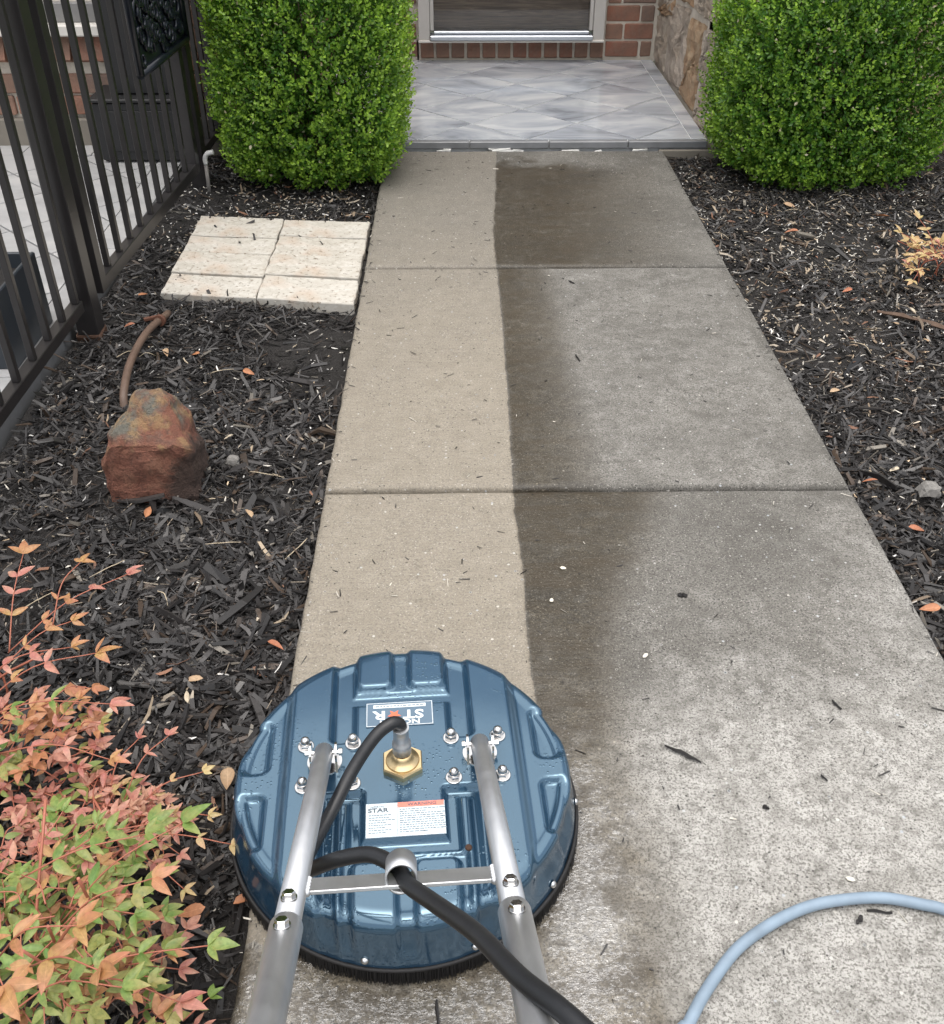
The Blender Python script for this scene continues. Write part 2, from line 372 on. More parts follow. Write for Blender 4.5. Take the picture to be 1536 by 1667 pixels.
def mat_trav():
    m = Mat('travertine'); c = m.coord(); rn = m.rnd()
    n = m.noise(m.mapping(c, (13, 19, 13)), 1, 6, .72, .4); n2 = m.noise(c, 60, 4, .7)
    col = m.ramp(n, [(.3, (.35, .315, .26)), (.45, (.46, .43, .37)), (.58, (.54, .515, .46)), (.72, (.62, .605, .57))])
    col = m.mix(m.math('MULTIPLY', rn, .35), col, (.57, .55, .50))
    n3 = m.noise(c, 7, 2); col = m.mix(m.ramp(n3, [(.54, 0.), (.72, .6)]), col, (.42, .28, .18)); col = m.mix(m.math('MULTIPLY', m.ramp(n2, [(.45, 0.), (.7, 1.)]), .45), col, (.40, .36, .30))
    pore = m.ramp(m.noise(m.mapping(c, (70, 95, 70)), 1, 4, .7), [(.36, 1.), (.41, 0.)])
    col = m.mix(m.math('MULTIPLY', pore, .8), col, (.20, .15, .10))
    m.set(base=col, rough=.8, normal=m.bump(m.math('SUBTRACT', n2, m.math('MULTIPLY', pore, 1.2)), .6, .003)); return m.m
M['trav'] = mat_trav()
def mat_rock():
    m = Mat('red_sandstone'); c = m.coord()
    n = m.noise(c, 13, 6, .72, .5); n2 = m.noise(c, 95, 6, .78); sx = m.n('ShaderNodeSeparateXYZ'); m.l(c, sx.inputs[0])
    col = m.ramp(n, [(.3, (.19, .075, .05)), (.5, (.29, .12, .078)), (.7, (.38, .19, .12))])
    nrm = m.n('ShaderNodeNewGeometry'); sn = m.n('ShaderNodeSeparateXYZ'); m.l(nrm.outputs['Normal'], sn.inputs[0])
    lich = m.math('MULTIPLY', m.sstep(sx.outputs[2], .115, .145), m.ramp(m.noise(m.mapping(c, (1, 1, 1), (4, 2, 1)), 16, 4, .6), [(.42, 0.), (.56, 1.)]))
    col = m.mix(lich, col, m.mix(n2, (.12, .12, .10), (.25, .235, .19)))
    ora = m.math('MULTIPLY', m.sstep(sx.outputs[2], .08, .12), m.ramp(m.noise(m.mapping(c, (1, 1, 1), (9, 2, 1)), 22, 4, .6), [(.5, 0.), (.62, 1.)]))
    col = m.mix(m.math('MULTIPLY', ora, .7), col, (.42, .27, .13))
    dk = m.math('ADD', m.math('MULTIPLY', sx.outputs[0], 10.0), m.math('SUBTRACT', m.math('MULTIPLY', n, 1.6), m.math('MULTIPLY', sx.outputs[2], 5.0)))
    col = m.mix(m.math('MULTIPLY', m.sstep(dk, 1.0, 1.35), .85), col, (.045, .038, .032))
    col = m.mix(m.math('MULTIPLY', m.ramp(n2, [(.35, 1.), (.5, 0.)]), .45), col, (.07, .045, .035))
    m.set(base=col, rough=.85, normal=m.bump(m.math('ADD', n2, m.math('MULTIPLY', n, 2)), 1.0, .014)); return m.m
M['rock'] = mat_rock()
def mat_soil():
    m = Mat('mulch_soil'); c = m.coord()
    n = m.noise(m.mapping(c, (40, 90, 40)), 1, 5, .7); n2 = m.noise(c, 130, 4, .7)
    m.set(base=m.mix(n2, (.008, .007, .006), (.035, .03, .027)), rough=.7, normal=m.bump(m.math('ADD', n, n2), 1, .012)); return m.m
M['soil'] = mat_soil()
M['mud'] = simple('wet_mud', (.05, .046, .042), .25, 0, .4, 20, .4, .004)
# cleaner
def mat_deck():
    m = Mat('slate_blue_deck'); c = m.coord()
    n = m.noise(c, 6, 3); n2 = m.noise(c, 40, 4)
    col = m.mix(n, (.013, .036, .066), (.020, .050, .088))
    # beads of water and drying smears
    v1 = m.voro(c, 210, 'F1', 0); vc = m.voro(c, 210, 'F1', 1); sv = m.n('ShaderNodeSeparateColor'); m.l(vc, sv.inputs[0])
    area = m.ramp(m.noise(m.mapping(c, loc=(.3, .7, 0)), 7, 2), [(.50, 0.), (.60, 1.)])
    bead = m.math('MULTIPLY', m.math('MULTIPLY', m.ramp(v1, [(.0, 1.), (.36, 0.)]), m.ramp(sv.outputs[0], [(.55, 0.), (.6, 1.)])), area)
    nb = m.bump(bead, .7, .0012); nb = m.bump(n2, .04, .002, nb)
    m.set(base=col, rough=m.math('ADD', .09, m.math('MULTIPLY', n2, .08)), ior=2.3, normal=nb); m.p.inputs['Specular Tint'].default_value = (.56, .80, .96, 1); return m.m
M['deck'] = mat_deck()
M['skirt'] = simple('black_bristle', (.012, .011, .011), .6)
def mat_alu():
    m = Mat('brushed_aluminium'); c = m.coord()
    n = m.noise(m.mapping(c, (70, 5, 70)), 1, 4, .6); n2 = m.noise(c, 30, 4)
    m.set(base=m.mix(n, (.46, .475, .49), (.62, .63, .64)), metal=.92, rough=m.math('ADD', .34, m.math('MULTIPLY', n2, .22)), normal=m.bump(n, .12, .001)); return m.m
M['alu'] = mat_alu()
M['steel'] = simple('stainless_steel', (.62, .61, .60), .18, 1, .1, 40)
M['brass'] = simple('brass', (.68, .52, .29), .36, 1, .15, 40)
M['rubber'] = simple('black_rubber', (.013, .014, .016), .42, 0, .4, 35, .25, .001)
M['bluehose'] = simple('pale_blue_hose', (.21, .275, .34), .55, 0, .3, 25, .1, .001)
M['label_white'] = simple('label_white', (.66, .74, .78), .25, 0, .03, 10)
M['label_red'] = simple('label_red', (.78, .24, .18), .25, 0, .05, 10)
M['label_text'] = simple('label_text', (.20, .25, .29), .4, 0, .05, 10)
M['label_head'] = simple('label_head', (.10, .12, .14), .4, 0, .05, 10)
M['stick_panel'] = simple('clear_sticker', (.10, .155, .21), .2, 0, .05, 10)
M['stick_white'] = simple('sticker_white', (.72, .76, .78), .25, 0, .03, 10)
M['star_red'] = simple('star_red', (.72, .16, .08), .25, 0, .05, 10)
M['tube_brown'] = simple('brown_drip_tube', (.13, .085, .062), .55, 0, .35, 25, .2, .001)
M['clip'] = simple('rust_clip', (.12, .05, .03), .7)
M['pvc'] = simple('white_pvc', (.72, .72, .70), .4, 0, .05)
M['pipe_grey'] = simple('grey_pipe', (.28, .26, .24), .45, 0, .2)
M['twig'] = simple('twig_brown', (.12, .075, .05), .75, 0, .4, 50, .4, .001)
M['darktwig'] = simple('wet_twig', (.014, .012, .011), .55, 0, .4, 50)
M['straw'] = simple('dry_straw', (.48, .40, .28), .7, 0, .3, 50)
M['pebble'] = simple('pale_pebble', (.20, .19, .175), .8, 0, .6, 90, .5, .002)
M['petal'] = simple('pale_petal', (.70, .66, .56), .7, 0, .15, 80)
M['branch'] = simple('boxwood_branch', (.10, .075, .05), .85, 0, .3, 50)

# ================================================================ GROUND
def ground_z(x, y):
    x = np.asarray(x); y = np.asarray(y)
    return -.040+.010*np.sin(3.1*x+1.7*y+.4)*np.cos(2.3*y-1.1*x)+.006*np.sin(9*x+2)*np.sin(8*y+1)
def grid(name, x0, x1, y0, y1, s, zf, mat):
    nx = max(2, int((x1-x0)/s)+1); ny = max(2, int((y1-y0)/s)+1)
    X, Y = np.meshgrid(np.linspace(x0, x1, nx), np.linspace(y0, y1, ny)); V = np.stack([X, Y, zf(X, Y)], -1).reshape(-1, 3)
    i = np.arange(nx*ny).reshape(ny, nx); F = np.stack([i[:-1, :-1], i[:-1, 1:], i[1:, 1:], i[1:, :-1]], -1).reshape(-1, 4)
    return np_mesh(name, V, F, mat, True)
g = grid('ground', -150, 150, -150, 150, 60, lambda x, y: x*0-.16, simple('lawn_ground', (.06, .07, .035), .95, 0, .3, 3))
tag(link(bpy.data.objects.new('ground', g)), kind='structure')
for nm, (a, b) in (('mulch_bed_left', (-.83, -.004)), ('mulch_bed_right', (1.224, 3.6))):
    me = grid(nm, a, b, -1.2, 4.62 if a > 0 else 4.545, .03, ground_z, M['soil'])
    tag(link(bpy.data.objects.new(nm, me)), kind='structure')

# ---------------------------------------------------------------- concrete walkway, slab by slab
CLEAN = np.array([(0.49, 4.6), (0.485, 4.415), (0.459, 3.797), (0.443, 3.508), (0.441, 3.199), (0.445, 2.862), (0.442, 2.465), (0.441, 2.142), (0.436, 1.874), (0.44, 1.691), (0.441, 1.53), (0.44, 1.354), (0.448, 1.145), (.45, .9), (.2, .76), (-.2, .70), (-.5, .2)])
WET = np.array([(1.20, 4.6), (1.18, 3.79), (1.14, 3.35), (1.129, 3.185), (0.63, 3.170), (0.646, 2.773), (0.643, 2.462), (0.65, 2.139), (0.64, 1.888), (0.79, 1.878), (0.746, 1.731), (0.699, 1.605), (0.645, 1.49), (0.616, 1.368), (0.606, 1.213), (0.597, 1.077), (0.625, 0.902), (0.63, 0.8), (0.615, 0.71), (0.609, 0.654), (.6, .2), (.6, -3)])
def vnoise(x, y, s, seed):
    r = np.random.default_rng(seed); G = r.random((64, 64)); u, v = x*s, y*s
    i, j = np.floor(u).astype(int), np.floor(v).astype(int); a, b = u-i, v-j; a = a*a*(3-2*a); b = b*b*(3-2*b)
    g_ = lambda p, q_: G[p % 64, q_ % 64]
    return (g_(i, j)*(1-a)+g_(i+1, j)*a)*(1-b)+(g_(i, j+1)*(1-a)+g_(i+1, j+1)*a)*b
ss = lambda a, b, v: (lambda t: t*t*(3-2*t))(np.clip((v-a)/(b-a), 0, 1))
def zones(X, Y):
    o = np.argsort(CLEAN[:, 1]); xc = np.interp(Y, CLEAN[o, 1], CLEAN[o, 0])
    o = np.argsort(WET[:, 1]); xw = np.interp(Y, WET[o, 1], WET[o, 0])
    nz = vnoise(X, Y, 5, 3)*.35+vnoise(X, Y, 19, 4)*.35+vnoise(X, Y, 55, 6)*.3-.5
    clean = ss(-.010, .010, xc-X+nz*.012)
    d = np.where(Y > 3.18, .22, np.where(Y > 1.885, .14, .15))
    wet = (1-ss(0, 1, (X-xw+nz*.05)/d+.5))
    span = np.clip((X-xc)/np.maximum(.05, xw-xc), 0, 1); wet = wet*(1-np.where(Y > 3.18, .74, .40)*span**1.1)+.10*(1-wet)*np.exp(-np.clip(X-xw, 0, 1)/.18)
    wet *= np.where(Y > 3.18, 1-ss(4.15, 4.38, Y+nz*.25+(X-.8)*.12), 1.)
    wet *= np.where((Y > 1.885) & (Y < 3.18), .82, 1)
    film = (1-ss(-.10, .06, X-xw+.05+nz*.20))*(1-ss(.85, 1.42, Y+nz*.35))*ss(.40, .47, X+nz*.05)
    film = np.maximum(film, (1-ss(.70, .80, Y+nz*.2))*(1-ss(.5, .62, X+nz*.1))*.8)
    front = ((1-ss(.74, .80, Y+nz*.08))*(1-ss(.55, .62, X)))
    wet = np.maximum(wet, front); clean = clean*(1-front)
    wet = wet*(1-clean)*(1-.25*film)
    light = ss(1.42, 1.06, Y+nz*.35+np.clip(.8-X, 0, 1)*.3)*.95
    light = np.maximum(light, ss(.93, 1.18, X+nz*.12)*(1-ss(1.5, 1.9, Y))*.55)
    light = np.maximum(light, .16*(1-ss(1.15, 1.22, X))*((Y > 1.9) & (Y < 3.17)))
    dk = np.exp(-(((X-1.0)/.2)**2+((Y-1.56)/.16)**2)); light = light*(1-.6*dk)
    return clean, wet, film, light
def slab(parent, y0, y1, seed):
    s = .0085; x0, x1 = 0., 1.22
    nx = int((x1-x0)/s); ny = int((y1-y0)/s)
    xs = np.concatenate([[x0, x0, x0+.002, x0+.005], np.linspace(x0+.010, x1-.010, nx), [x1-.005, x1-.002, x1, x1]])
    ys = np.concatenate([[y0, y0, y0+.002, y0+.005], np.linspace(y0+.010, y1-.010, ny), [y1-.005, y1-.002, y1, y1]])
    X, Y = np.meshgrid(xs, ys)
    jag = (vnoise(X, Y, 30, seed)-.5)*.0028
    Z = (vnoise(X, Y, 9, seed+1)-.5)*.003
    e = np.minimum(np.minimum(X-x0, x1-X), np.minimum(Y-y0, y1-Y))
    rr = .015+jag*.9
    Z -= np.where(e < rr, rr-np.sqrt(np.maximum(0, rr**2-(rr-e)**2)), 0)
    i = np.arange(X.size).reshape(X.shape)
    Z[0, :] = -.14; Z[-1, :] = -.14; Z[:, 0] = -.14; Z[:, -1] = -.14
    Xj = X+np.where((X <= x0+.011) | (X >= x1-.011), jag, 0); Yj = Y+np.where((Y <= y0+.011) | (Y >= y1-.011), jag*.7, 0)
    V = np.stack([Xj, Yj, Z], -1).reshape(-1, 3); F = np.stack([i[:-1, :-1], i[:-1, 1:], i[1:, 1:], i[1:, :-1]], -1).reshape(-1, 4)
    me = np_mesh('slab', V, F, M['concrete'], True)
    c, w, f, l = zones(X, Y); a = me.color_attributes.new('zone', 'FLOAT_COLOR', 'POINT')
    a.data.foreach_set('color', np.stack([c, w, f, l], -1).astype(np.float32).ravel())
    link(bpy.data.objects.new('slab', me), parent)
walk = empty('concrete_walkway', (0, 0, 0), kind='structure')
JT = [4.462, 3.176, 1.885, .594, -.70]
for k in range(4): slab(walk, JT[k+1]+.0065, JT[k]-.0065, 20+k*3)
MB().box((.61, 1.9, -.105), (1.20, 5.1, .12)).build('joint_filler', M['soil'], walk)

# ================================================================ MULCH (chips, litter)
def chips(name, regions, lmean, wfrac, thick, palette, probs, mat, lift=.012, tilt=.35, rings=3, bend=.12, label=None, cat=None, patch=False, zfix=None):
    VV = []; FF = []; CC = []; base = 0
    for (x0, x1, y0, y1, dens) in regions:
        n = int((x1-x0)*(y1-y0)*dens)
        x = rng.uniform(x0, x1, n); y = rng.uniform(y0, y1, n)
        if patch:
            pn = vnoise(x+20, y+20, 2.6, 31)*.65+vnoise(x+20, y+20, 8, 32)*.35; kp = rng.random(n) < np.clip((pn-.27)*4.2, .12, 1); x, y = x[kp], y[kp]; n = len(x)
        if zfix is None:
            kp = ~((x > -.645) & (x < -.008) & (y > 2.99) & (y < 3.67) & (rng.random(n) < .95)); x, y = x[kp], y[kp]; n = len(x)
        z = (ground_z(x, y) if zfix is None else 0*x+zfix)+rng.uniform(-.3, 1, n)*lift
        L = np.clip(lmean*np.exp(rng.normal(0, .72, n)), lmean*.22, lmean*3.2); w = L*rng.uniform(*wfrac, n); w = np.clip(w, .0012, .012*lmean/.028); t = rng.uniform(*thick, n)
        yaw = rng.uniform(0, 2*np.pi, n); pit = rng.normal(0, tilt, n); rol = rng.normal(0, .5, n)
        d = np.stack([np.cos(yaw)*np.cos(pit), np.sin(yaw)*np.cos(pit), np.sin(pit)], -1)
        sd = np.stack([-np.sin(yaw), np.cos(yaw), np.zeros(n)], -1); up = np.cross(d, sd)
        s2 = sd*np.cos(rol)[:, None]+up*np.sin(rol)[:, None]; u2 = -sd*np.sin(rol)[:, None]+up*np.cos(rol)[:, None]
        P = np.stack([x, y, z], -1); ringv = []
        bd = rng.normal(0, bend, n)*L; bs = rng.normal(0, bend, n)*L
        ts = np.linspace(-.5, .5, rings)
        for k, tt in enumerate(ts):
            endk = 1 if 0 < k < rings-1 else 0
            c = P+d*(L*(tt+(0 if endk else rng.uniform(-.06, .06, n))))[:, None]+u2*(bd*(.25-tt*tt)*1.5)[:, None]+s2*(bs*(.25-tt*tt))[:, None]
            ww = w*(rng.uniform(.8, 1.1, n) if endk else rng.uniform(.25, .9, n)); th = t*(1 if endk else rng.uniform(.3, .9, n))
            sk = rng.uniform(-.35, .35, n)*w if not endk else 0*w
            for a, b in ((-1, -1), (1, -1), (1, 1), (-1, 1)):
                ringv.append(c+s2*(a*ww/2)[:, None]+u2*(b*th/2)[:, None]+d*(a*sk)[:, None])
        V = np.stack(ringv, 1); m = V.shape[1]                       # n, rings*4, 3
        F = []
        for k in range(rings-1):
            for j in range(4):
                j2 = (j+1) % 4; F.append((k*4+j, k*4+j2, k*4+4+j2, k*4+4+j))
        F += [(3, 2, 1, 0), tuple(range((rings-1)*4, rings*4))]
        F = np.array(F)[None]+(np.arange(n)*m)[:, None, None]+base; base += n*m
        pi = rng.choice(len(palette), n, p=np.array(probs)/sum(probs)); c = np.array(palette)[pi]*rng.uniform(.6, 1.4, (n, 1))
        VV.append(V.reshape(-1, 3)); FF.append(F.reshape(-1, 4)); CC.append(np.repeat(c, m, 0))
    me = np_mesh(name, np.concatenate(VV), np.concatenate(FF), mat, False, np.concatenate(CC))
    o = link(bpy.data.objects.new(name, me)); tag(o, label, cat, kind='stuff'); return o
BARK = [(.014, .0125, .012), (.028, .025, .024), (.05, .046, .044), (.10, .095, .09), (.07, .048, .033), (.20, .18, .15)]
NEARL = 'black shredded bark mulch covering the near bed between fence and path'
chips('bark_mulch', [(-.80, -.004, .35, 1.5, 23000), (-.80, -.004, 1.5, 2.4, 19000), (-.8, -.004, -.6, .35, 3000)], .028, (.05, .28), (.0015, .0045), BARK, (34, 34, 17, 6, 7, 2), M['mulch'], patch=True, label=NEARL, cat='mulch')
chips('bark_mulch', [(-.82, -.004, 2.4, 4.5, 10500)], .028, (.06, .28), (.0015, .0045), BARK, (36, 34, 16, 6, 6, 2), M['mulch'], rings=2, patch=True, label='black shredded bark mulch around the travertine pad and below the gate', cat='mulch')
chips('bark_mulch', [(1.226, 1.62, 1.0, 2.2, 20000), (1.62, 2.3, 1.0, 2.2, 3000)], .028, (.05, .28), (.0015, .0045), BARK, (28, 32, 20, 8, 9, 3), M['mulch'], patch=True, label='coarse dark bark mulch beside the path edge below the far bed', cat='mulch')
chips('bark_mulch', [(1.226, 2.4, 2.2, 4.55, 11000), (2.4, 3.4, 1.5, 4.5, 2000), (1.226, 1.9, -.6, 1.0, 6500)], .028, (.06, .28), (.0015, .0045), BARK, (28, 30, 18, 9, 11, 4), M['mulch'], rings=2, patch=True, label='dark bark mulch with brown bits spread below the large hedge', cat='mulch')
chips('bark_chunks', [(-.78, -.03, .5, 2.6, 170), (1.26, 2.2, 1.4, 3.6, 130)], .040, (.16, .34), (.004, .009), BARK, (26, 34, 20, 8, 10, 1), M['mulch'], lift=.022, tilt=.2, rings=3, bend=.2, label='larger dark bark chunks lying on top of the mulch', cat='mulch')
chips('mulch_fibres', [(-.80, -.004, .4, 2.4, 11000), (1.226, 1.7, 1.3, 2.4, 9000), (1.226, 2.2, 2.4, 4.2, 3000)], .014, (.04, .14), (.0008, .0016), BARK+[(.30, .25, .19)], (26, 30, 18, 10, 10, 3, 5), M['mulch'], lift=.018, rings=2, label='fine wood fibres and crumbs between the mulch chips', cat='mulch')
PALE = [(.62, .58, .50), (.70, .68, .64), (.46, .38, .27), (.55, .42, .28), (.35, .32, .28)]
chips('pale_litter_left', [(-.80, -.01, .5, 2.4, 420), (-.80, -.01, 2.4, 3.4, 420), (-.80, -.01, 3.4, 4.4, 1300)], .0085, (.4, .8), (.0008, .0025), PALE, (30, 34, 14, 8, 14), M['litter'], lift=.02, rings=3, bend=.2, label='tiny white petals and grit sprinkled over the bed beside the fence', cat='litter')
chips('pale_litter_right', [(1.23, 2.3, 1.2, 2.4, 700), (1.23, 2.4, 2.4, 4.3, 1700)], .0075, (.35, .8), (.0008, .0025), PALE, (30, 26, 22, 10, 14), M['litter'], lift=.02, bend=.25, label='tiny white petals and chaff sprinkled over the bed below the large hedge', cat='litter')
chips('dry_leaf_litter', [(1.23, 2.3, 1.4, 2.4, 170), (1.23, 2.4, 2.4, 4.3, 420), (-.75, -.02, .5, 2.4, 130), (-.6, -.02, 3.65, 4.3, 520)], .020, (.2, .4), (.0006, .0012), [(.30, .24, .17), (.19, .14, .095), (.42, .36, .28), (.20, .10, .06)], (30, 30, 20, 20), M['litter'], lift=.026, bend=.3, tilt=.3, label='dry curled brown leaves and straw scattered over the mulch', cat='leaf litter')

chips('path_crumbs', [(.02, .44, 1.25, 4.4, 190), (.44, 1.2, .65, 4.4, 90), (.0, .025, .7, 4.4, 1500), (1.195, 1.22, 1.2, 4.4, 1500)], .0075, (.2, .5), (.0008, .002), BARK[:3]+[(.62, .58, .50)], (30, 30, 20, 12), M['mulch'], lift=.002, tilt=.1, rings=2, zfix=.0012, label='tiny bark crumbs and grit specks scattered on the concrete path', cat='litter')

# ================================================================ PORCH
PZ = .035; PX0, PX1, PY0, PY1 = -.33, 1.415, 4.462, 6.01
porch = empty('porch_floor', (0, 0, 0), kind='structure')
MB().box(((PX0+PX1)/2, (PY0+PY1)/2+.012, -.05), (PX1-PX0, PY1-PY0-.024, .162)).build('tile_bed', M['grout'], porch)
def clip_poly(poly, x0, x1, y0, y1):
    def cl(P, f, g_):
        out = []
        for i in range(len(P)):
            a, b = P[i], P[(i+1) % len(P)]
            if f(a): out.append(a)
            if f(a) != f(b): out.append(g_(a, b))
        return out
    for ax, lim, sg in ((0, x0, 1), (0, x1, -1), (1, y0, 1), (1, y1, -1)):
        if not poly: return poly
        def f(p): return sg*(p[ax]-lim) >= -1e-9
        def g_(a, b):
            t = (lim-a[ax])/(b[ax]-a[ax]); return (a[0]+(b[0]-a[0])*t, a[1]+(b[1]-a[1])*t)
        poly = cl(poly, f, g_)
    return poly
def area(p): return abs(sum(p[i][0]*p[(i+1) % len(p)][1]-p[(i+1) % len(p)][0]*p[i][1] for i in range(len(p))))/2
def tile_prism(poly, z0, z1, mat, parent, name='tile'):
    return MB().prism(poly, (0, 0, z0), (1, 0, 0), (0, 1, 0), (0, 0, 1), z1-z0, .0012).build(name, mat, parent)
D = .486; hd = D/2-.0050
for i in range(-3, 8):
    for j in range(0, 9):
        cx = .137+i*D/2; cy = 4.504+D/2+j*D/2-D/2
        if (i+j) % 2 == 0: continue
        p = clip_poly([(cx-hd, cy), (cx, cy-hd), (cx+hd, cy), (cx, cy+hd)], PX0+.004, 1.345, 4.500, PY1-.004)
        if len(p) >= 3 and area(p) > .0008: tile_prism(p, .0325, PZ, M['tile'], porch)
for k in range(4): tile_prism([(1.349, 4.5+k*.378+.002), (1.411, 4.5+k*.378+.002), (1.411, 4.5+(k+1)*.378-.002), (1.349, 4.5+(k+1)*.378-.002)], .0305, PZ, M['tile'], porch, 'border_tile')
for k in range(5):
    a = PX0+.004+k*.348; MB().box((a+.172, 4.480, .020), (.3445, .034, .030), bev=.003).build('edge_tile', M['edge'], porch)
for k in range(14):
    x = rng.uniform(.0, 1.22); MB().box((x, 4.4595, -.002+rng.uniform(-.004, .005)), (rng.uniform(.02, .09), .012, rng.uniform(.004, .010)), jit=.003).build('mortar_crumb', M['whitemortar'], porch)
MB().box((1.34, 4.462, -.03), (.28, .02, .06), bev=.004).build('porch_edge', M['foundation'], porch)
# ---------------------------------------------------------------- patio behind the fence
patio = empty('patio', (0, 0, 0), kind='structure')
MB().box((-2.23, 2.0, -.04), (2.76, 5.10, .07)).build('tile_bed', M['pgrout'], patio)
T = .30
for i in range(-10, 12):
    for j in range(-10, 12):
        cx = -1.72+(i-j)*T*.7071; cy = 3.3+(i+j)*T*.7071; h = T*.7071-.005
        p = clip_poly([(cx-h, cy), (cx, cy-h), (cx+h, cy), (cx, cy+h)], -3.4, -.96, .6, 4.40)
        if len(p) >= 3 and area(p) > .002: tile_prism(p, -.004, .003, M['ptile'], patio)
for k in range(13):
    tile_prism([(-.956, .6+k*.305), (-.856, .6+k*.305), (-.856, .901+k*.305), (-.956, .901+k*.305)], -.004, .003, M['ptile'], patio, 'border_tile')
for k in range(8): tile_prism([(-3.4+k*.305, 4.404), (-3.099+k*.305, 4.404), (-3.099+k*.305, 4.545), (-3.4+k*.305, 4.545)], -.004, .003, M['ptile'], patio, 'border_tile')

# ================================================================ HOUSE
house = empty('brick_house', (0, 0, 0), label='red brick house front with pale door frame and rough stone porch side', cat='house')
brick_cache = {}
def brick_mesh(l, d, h):
    key = (round(l, 3), round(d, 3), round(h, 3), random.randint(0, 3))
    if key not in brick_cache: brick_cache[key] = MB().box((0, 0, 0), (l, d, h), bev=.004, jit=.0022).mesh('brick', M['brick'])
    return brick_cache[key]
def put_brick(parent, c, l, d, h, rot=(0, 0, 0)):
    o = bpy.data.objects.new('brick', brick_mesh(l, d, h)); o.location = Vector(c); o.rotation_euler = rot; link(o, parent)
def brick_area(parent, x0, x1, z0, z1, y, ph=.090, pl=.205, holes=(), joined=False, seed=0):
    """running bond on a wall facing -Y"""
    mb = MB() if joined else None; r = 0; z = z0
    while z+ph <= z1+.02:
        x = x0-(pl/2 if r % 2 else 0)-random.uniform(0, .02)
        while x < x1:
            a, b = max(x, x0)+.006, min(x+pl, x1)-.006
            segs = [(a, b)]
            for hx0, hx1, hz0, hz1 in holes:
                if z+ph/2 > hz0 and z+ph/2 < hz1:
                    ns = []
                    for s0, s1 in segs:
                        if s1 <= hx0 or s0 >= hx1: ns.append((s0, s1)); continue
                        if s0 < hx0: ns.append((s0, hx0-.004))
                        if s1 > hx1: ns.append((hx1+.004, s1))
                    segs = ns
            for s0, s1 in segs:
                if s1-s0 > .025:
                    yy = y+random.uniform(-.003, .003)
                    if joined: mb.box(((s0+s1)/2, yy+.045, z+ph/2), (s1-s0, .09, ph-.013), bev=.004)
                    else: put_brick(parent, ((s0+s1)/2, yy+.045, z+ph/2), round((s1-s0)*100)/100, .09, ph-.013)
            x += pl
        z += ph; r += 1
    if joined: mb.build('upper_bricks', M['brick'], parent, kind='stuff')
# back wall with door (face at y = 6.01)
bw = MB().box((-.12, 6.09, 1.4), (.45, .14, 2.75)).box((1.28, 6.09, 1.4), (.30, .14, 2.75)).box((.615, 6.09, .086), (1.04, .14, .105)).box((.615, 6.09, 2.5), (1.04, .14, .55)).build('back_wall', M['mortar'], house)
brick_area(bw, -.34, .10, .045, .70, 6.012); brick_area(bw, 1.138, 1.41, .045, .70, 6.012)
brick_area(bw, -.34, .10, .675, 2.6, 6.012, joined=True); brick_area(bw, 1.138, 1.41, .675, 2.6, 6.012, joined=True)
brick_area(bw, .10, 1.138, 2.25, 2.6, 6.012, joined=True)
for k in range(12): put_brick(bw, (.108+.086*k+.043, 6.050, .090), .073, .085, .088)
door = MB().box((.139, 5.985, 1.18), (.062, .09, 2.07), bev=.004).box((1.094, 5.985, 1.18), (.062, .09, 2.07), bev=.004).box((.6165, 5.985, 2.18), (.893, .09, .07), bev=.004).build('door', M['frame'], house)
MB().box((.1815, 5.975, 1.17), (.020, .04, 1.95), bev=.003).box((1.0515, 5.975, 1.17), (.020, .04, 1.95), bev=.003).build('screen_frame', M['frame'], door)
MB().box((.6165, 6.035, 1.16), (.89, .03, 1.95)).build('door_panel', M['wood'], door)
MB().box((.6165, 5.984, 1.165), (.847, .006, 1.94)).build('glass_pane', M['glass'], door)
MB().box((.6165, 5.965, .165), (.89, .10, .024), bev=.004).box((.6165, 5.972, .186), (.85, .05, .016), bev=.003).build('threshold', M['alu_sill'], door)
MB().box((.6165, 5.963, .146), (1.02, .07, .012), bev=.003).build('sill_plate', M['sill'], door)
MB().lathe([(.02, 0), (.028, .01), (.028, .04), (.01, .05)], 16, (.99, 5.975, 1.05), Matrix.Rotation(R(90), 3, 'X')).build('handle', M['steel'], door)
# left wing: front face y = 4.56, returns along x = -.33
WY = 4.56
wing = MB().box((-1.93, WY+.09, 1.4), (3.18, .14, 2.75)).box((-.42, 5.33, 1.4), (.14, 1.33, 2.75)).build('wing_wall', M['mortar'], house)
WIN = (-2.75, -1.0, .33, 1.95)
brick_area(wing, -2.4, -.345, .122, .75, WY, ph=.0885, holes=[WIN]); brick_area(wing, -2.4, -.345, .122+.0885*7, 2.6, WY, ph=.0885, holes=[WIN], joined=True)
brick_area(wing, -3.4, -2.4, .122, 2.6, WY, ph=.0885, holes=[WIN], joined=True)
mb = MB()
for r_ in range(28):
    for k in range(7):
        y = 4.66+k*.205-(.1 if r_ % 2 else 0)
        if y > 5.9: continue
        mb.box((-.39, y+.1, .05+r_*.09+.045), (.10, .193, .077), bev=.004)
mb.build('side_bricks', M['brick'], wing, kind='stuff')
MB().box((-1.93, WY+.055, .02), (3.2, .15, .19), bev=.006).build('foundation', M['foundation'], house)
for k in range(19): put_brick(wing, (-2.72+k*.0915, WY-.006+.05, .383), .0815, .13, .10, (R(-18), 0, 0))
window = MB().box((-1.88, WY+.0, .475), (1.80, .13, .045), bev=.006).build('window_sill', M['sill'], house)
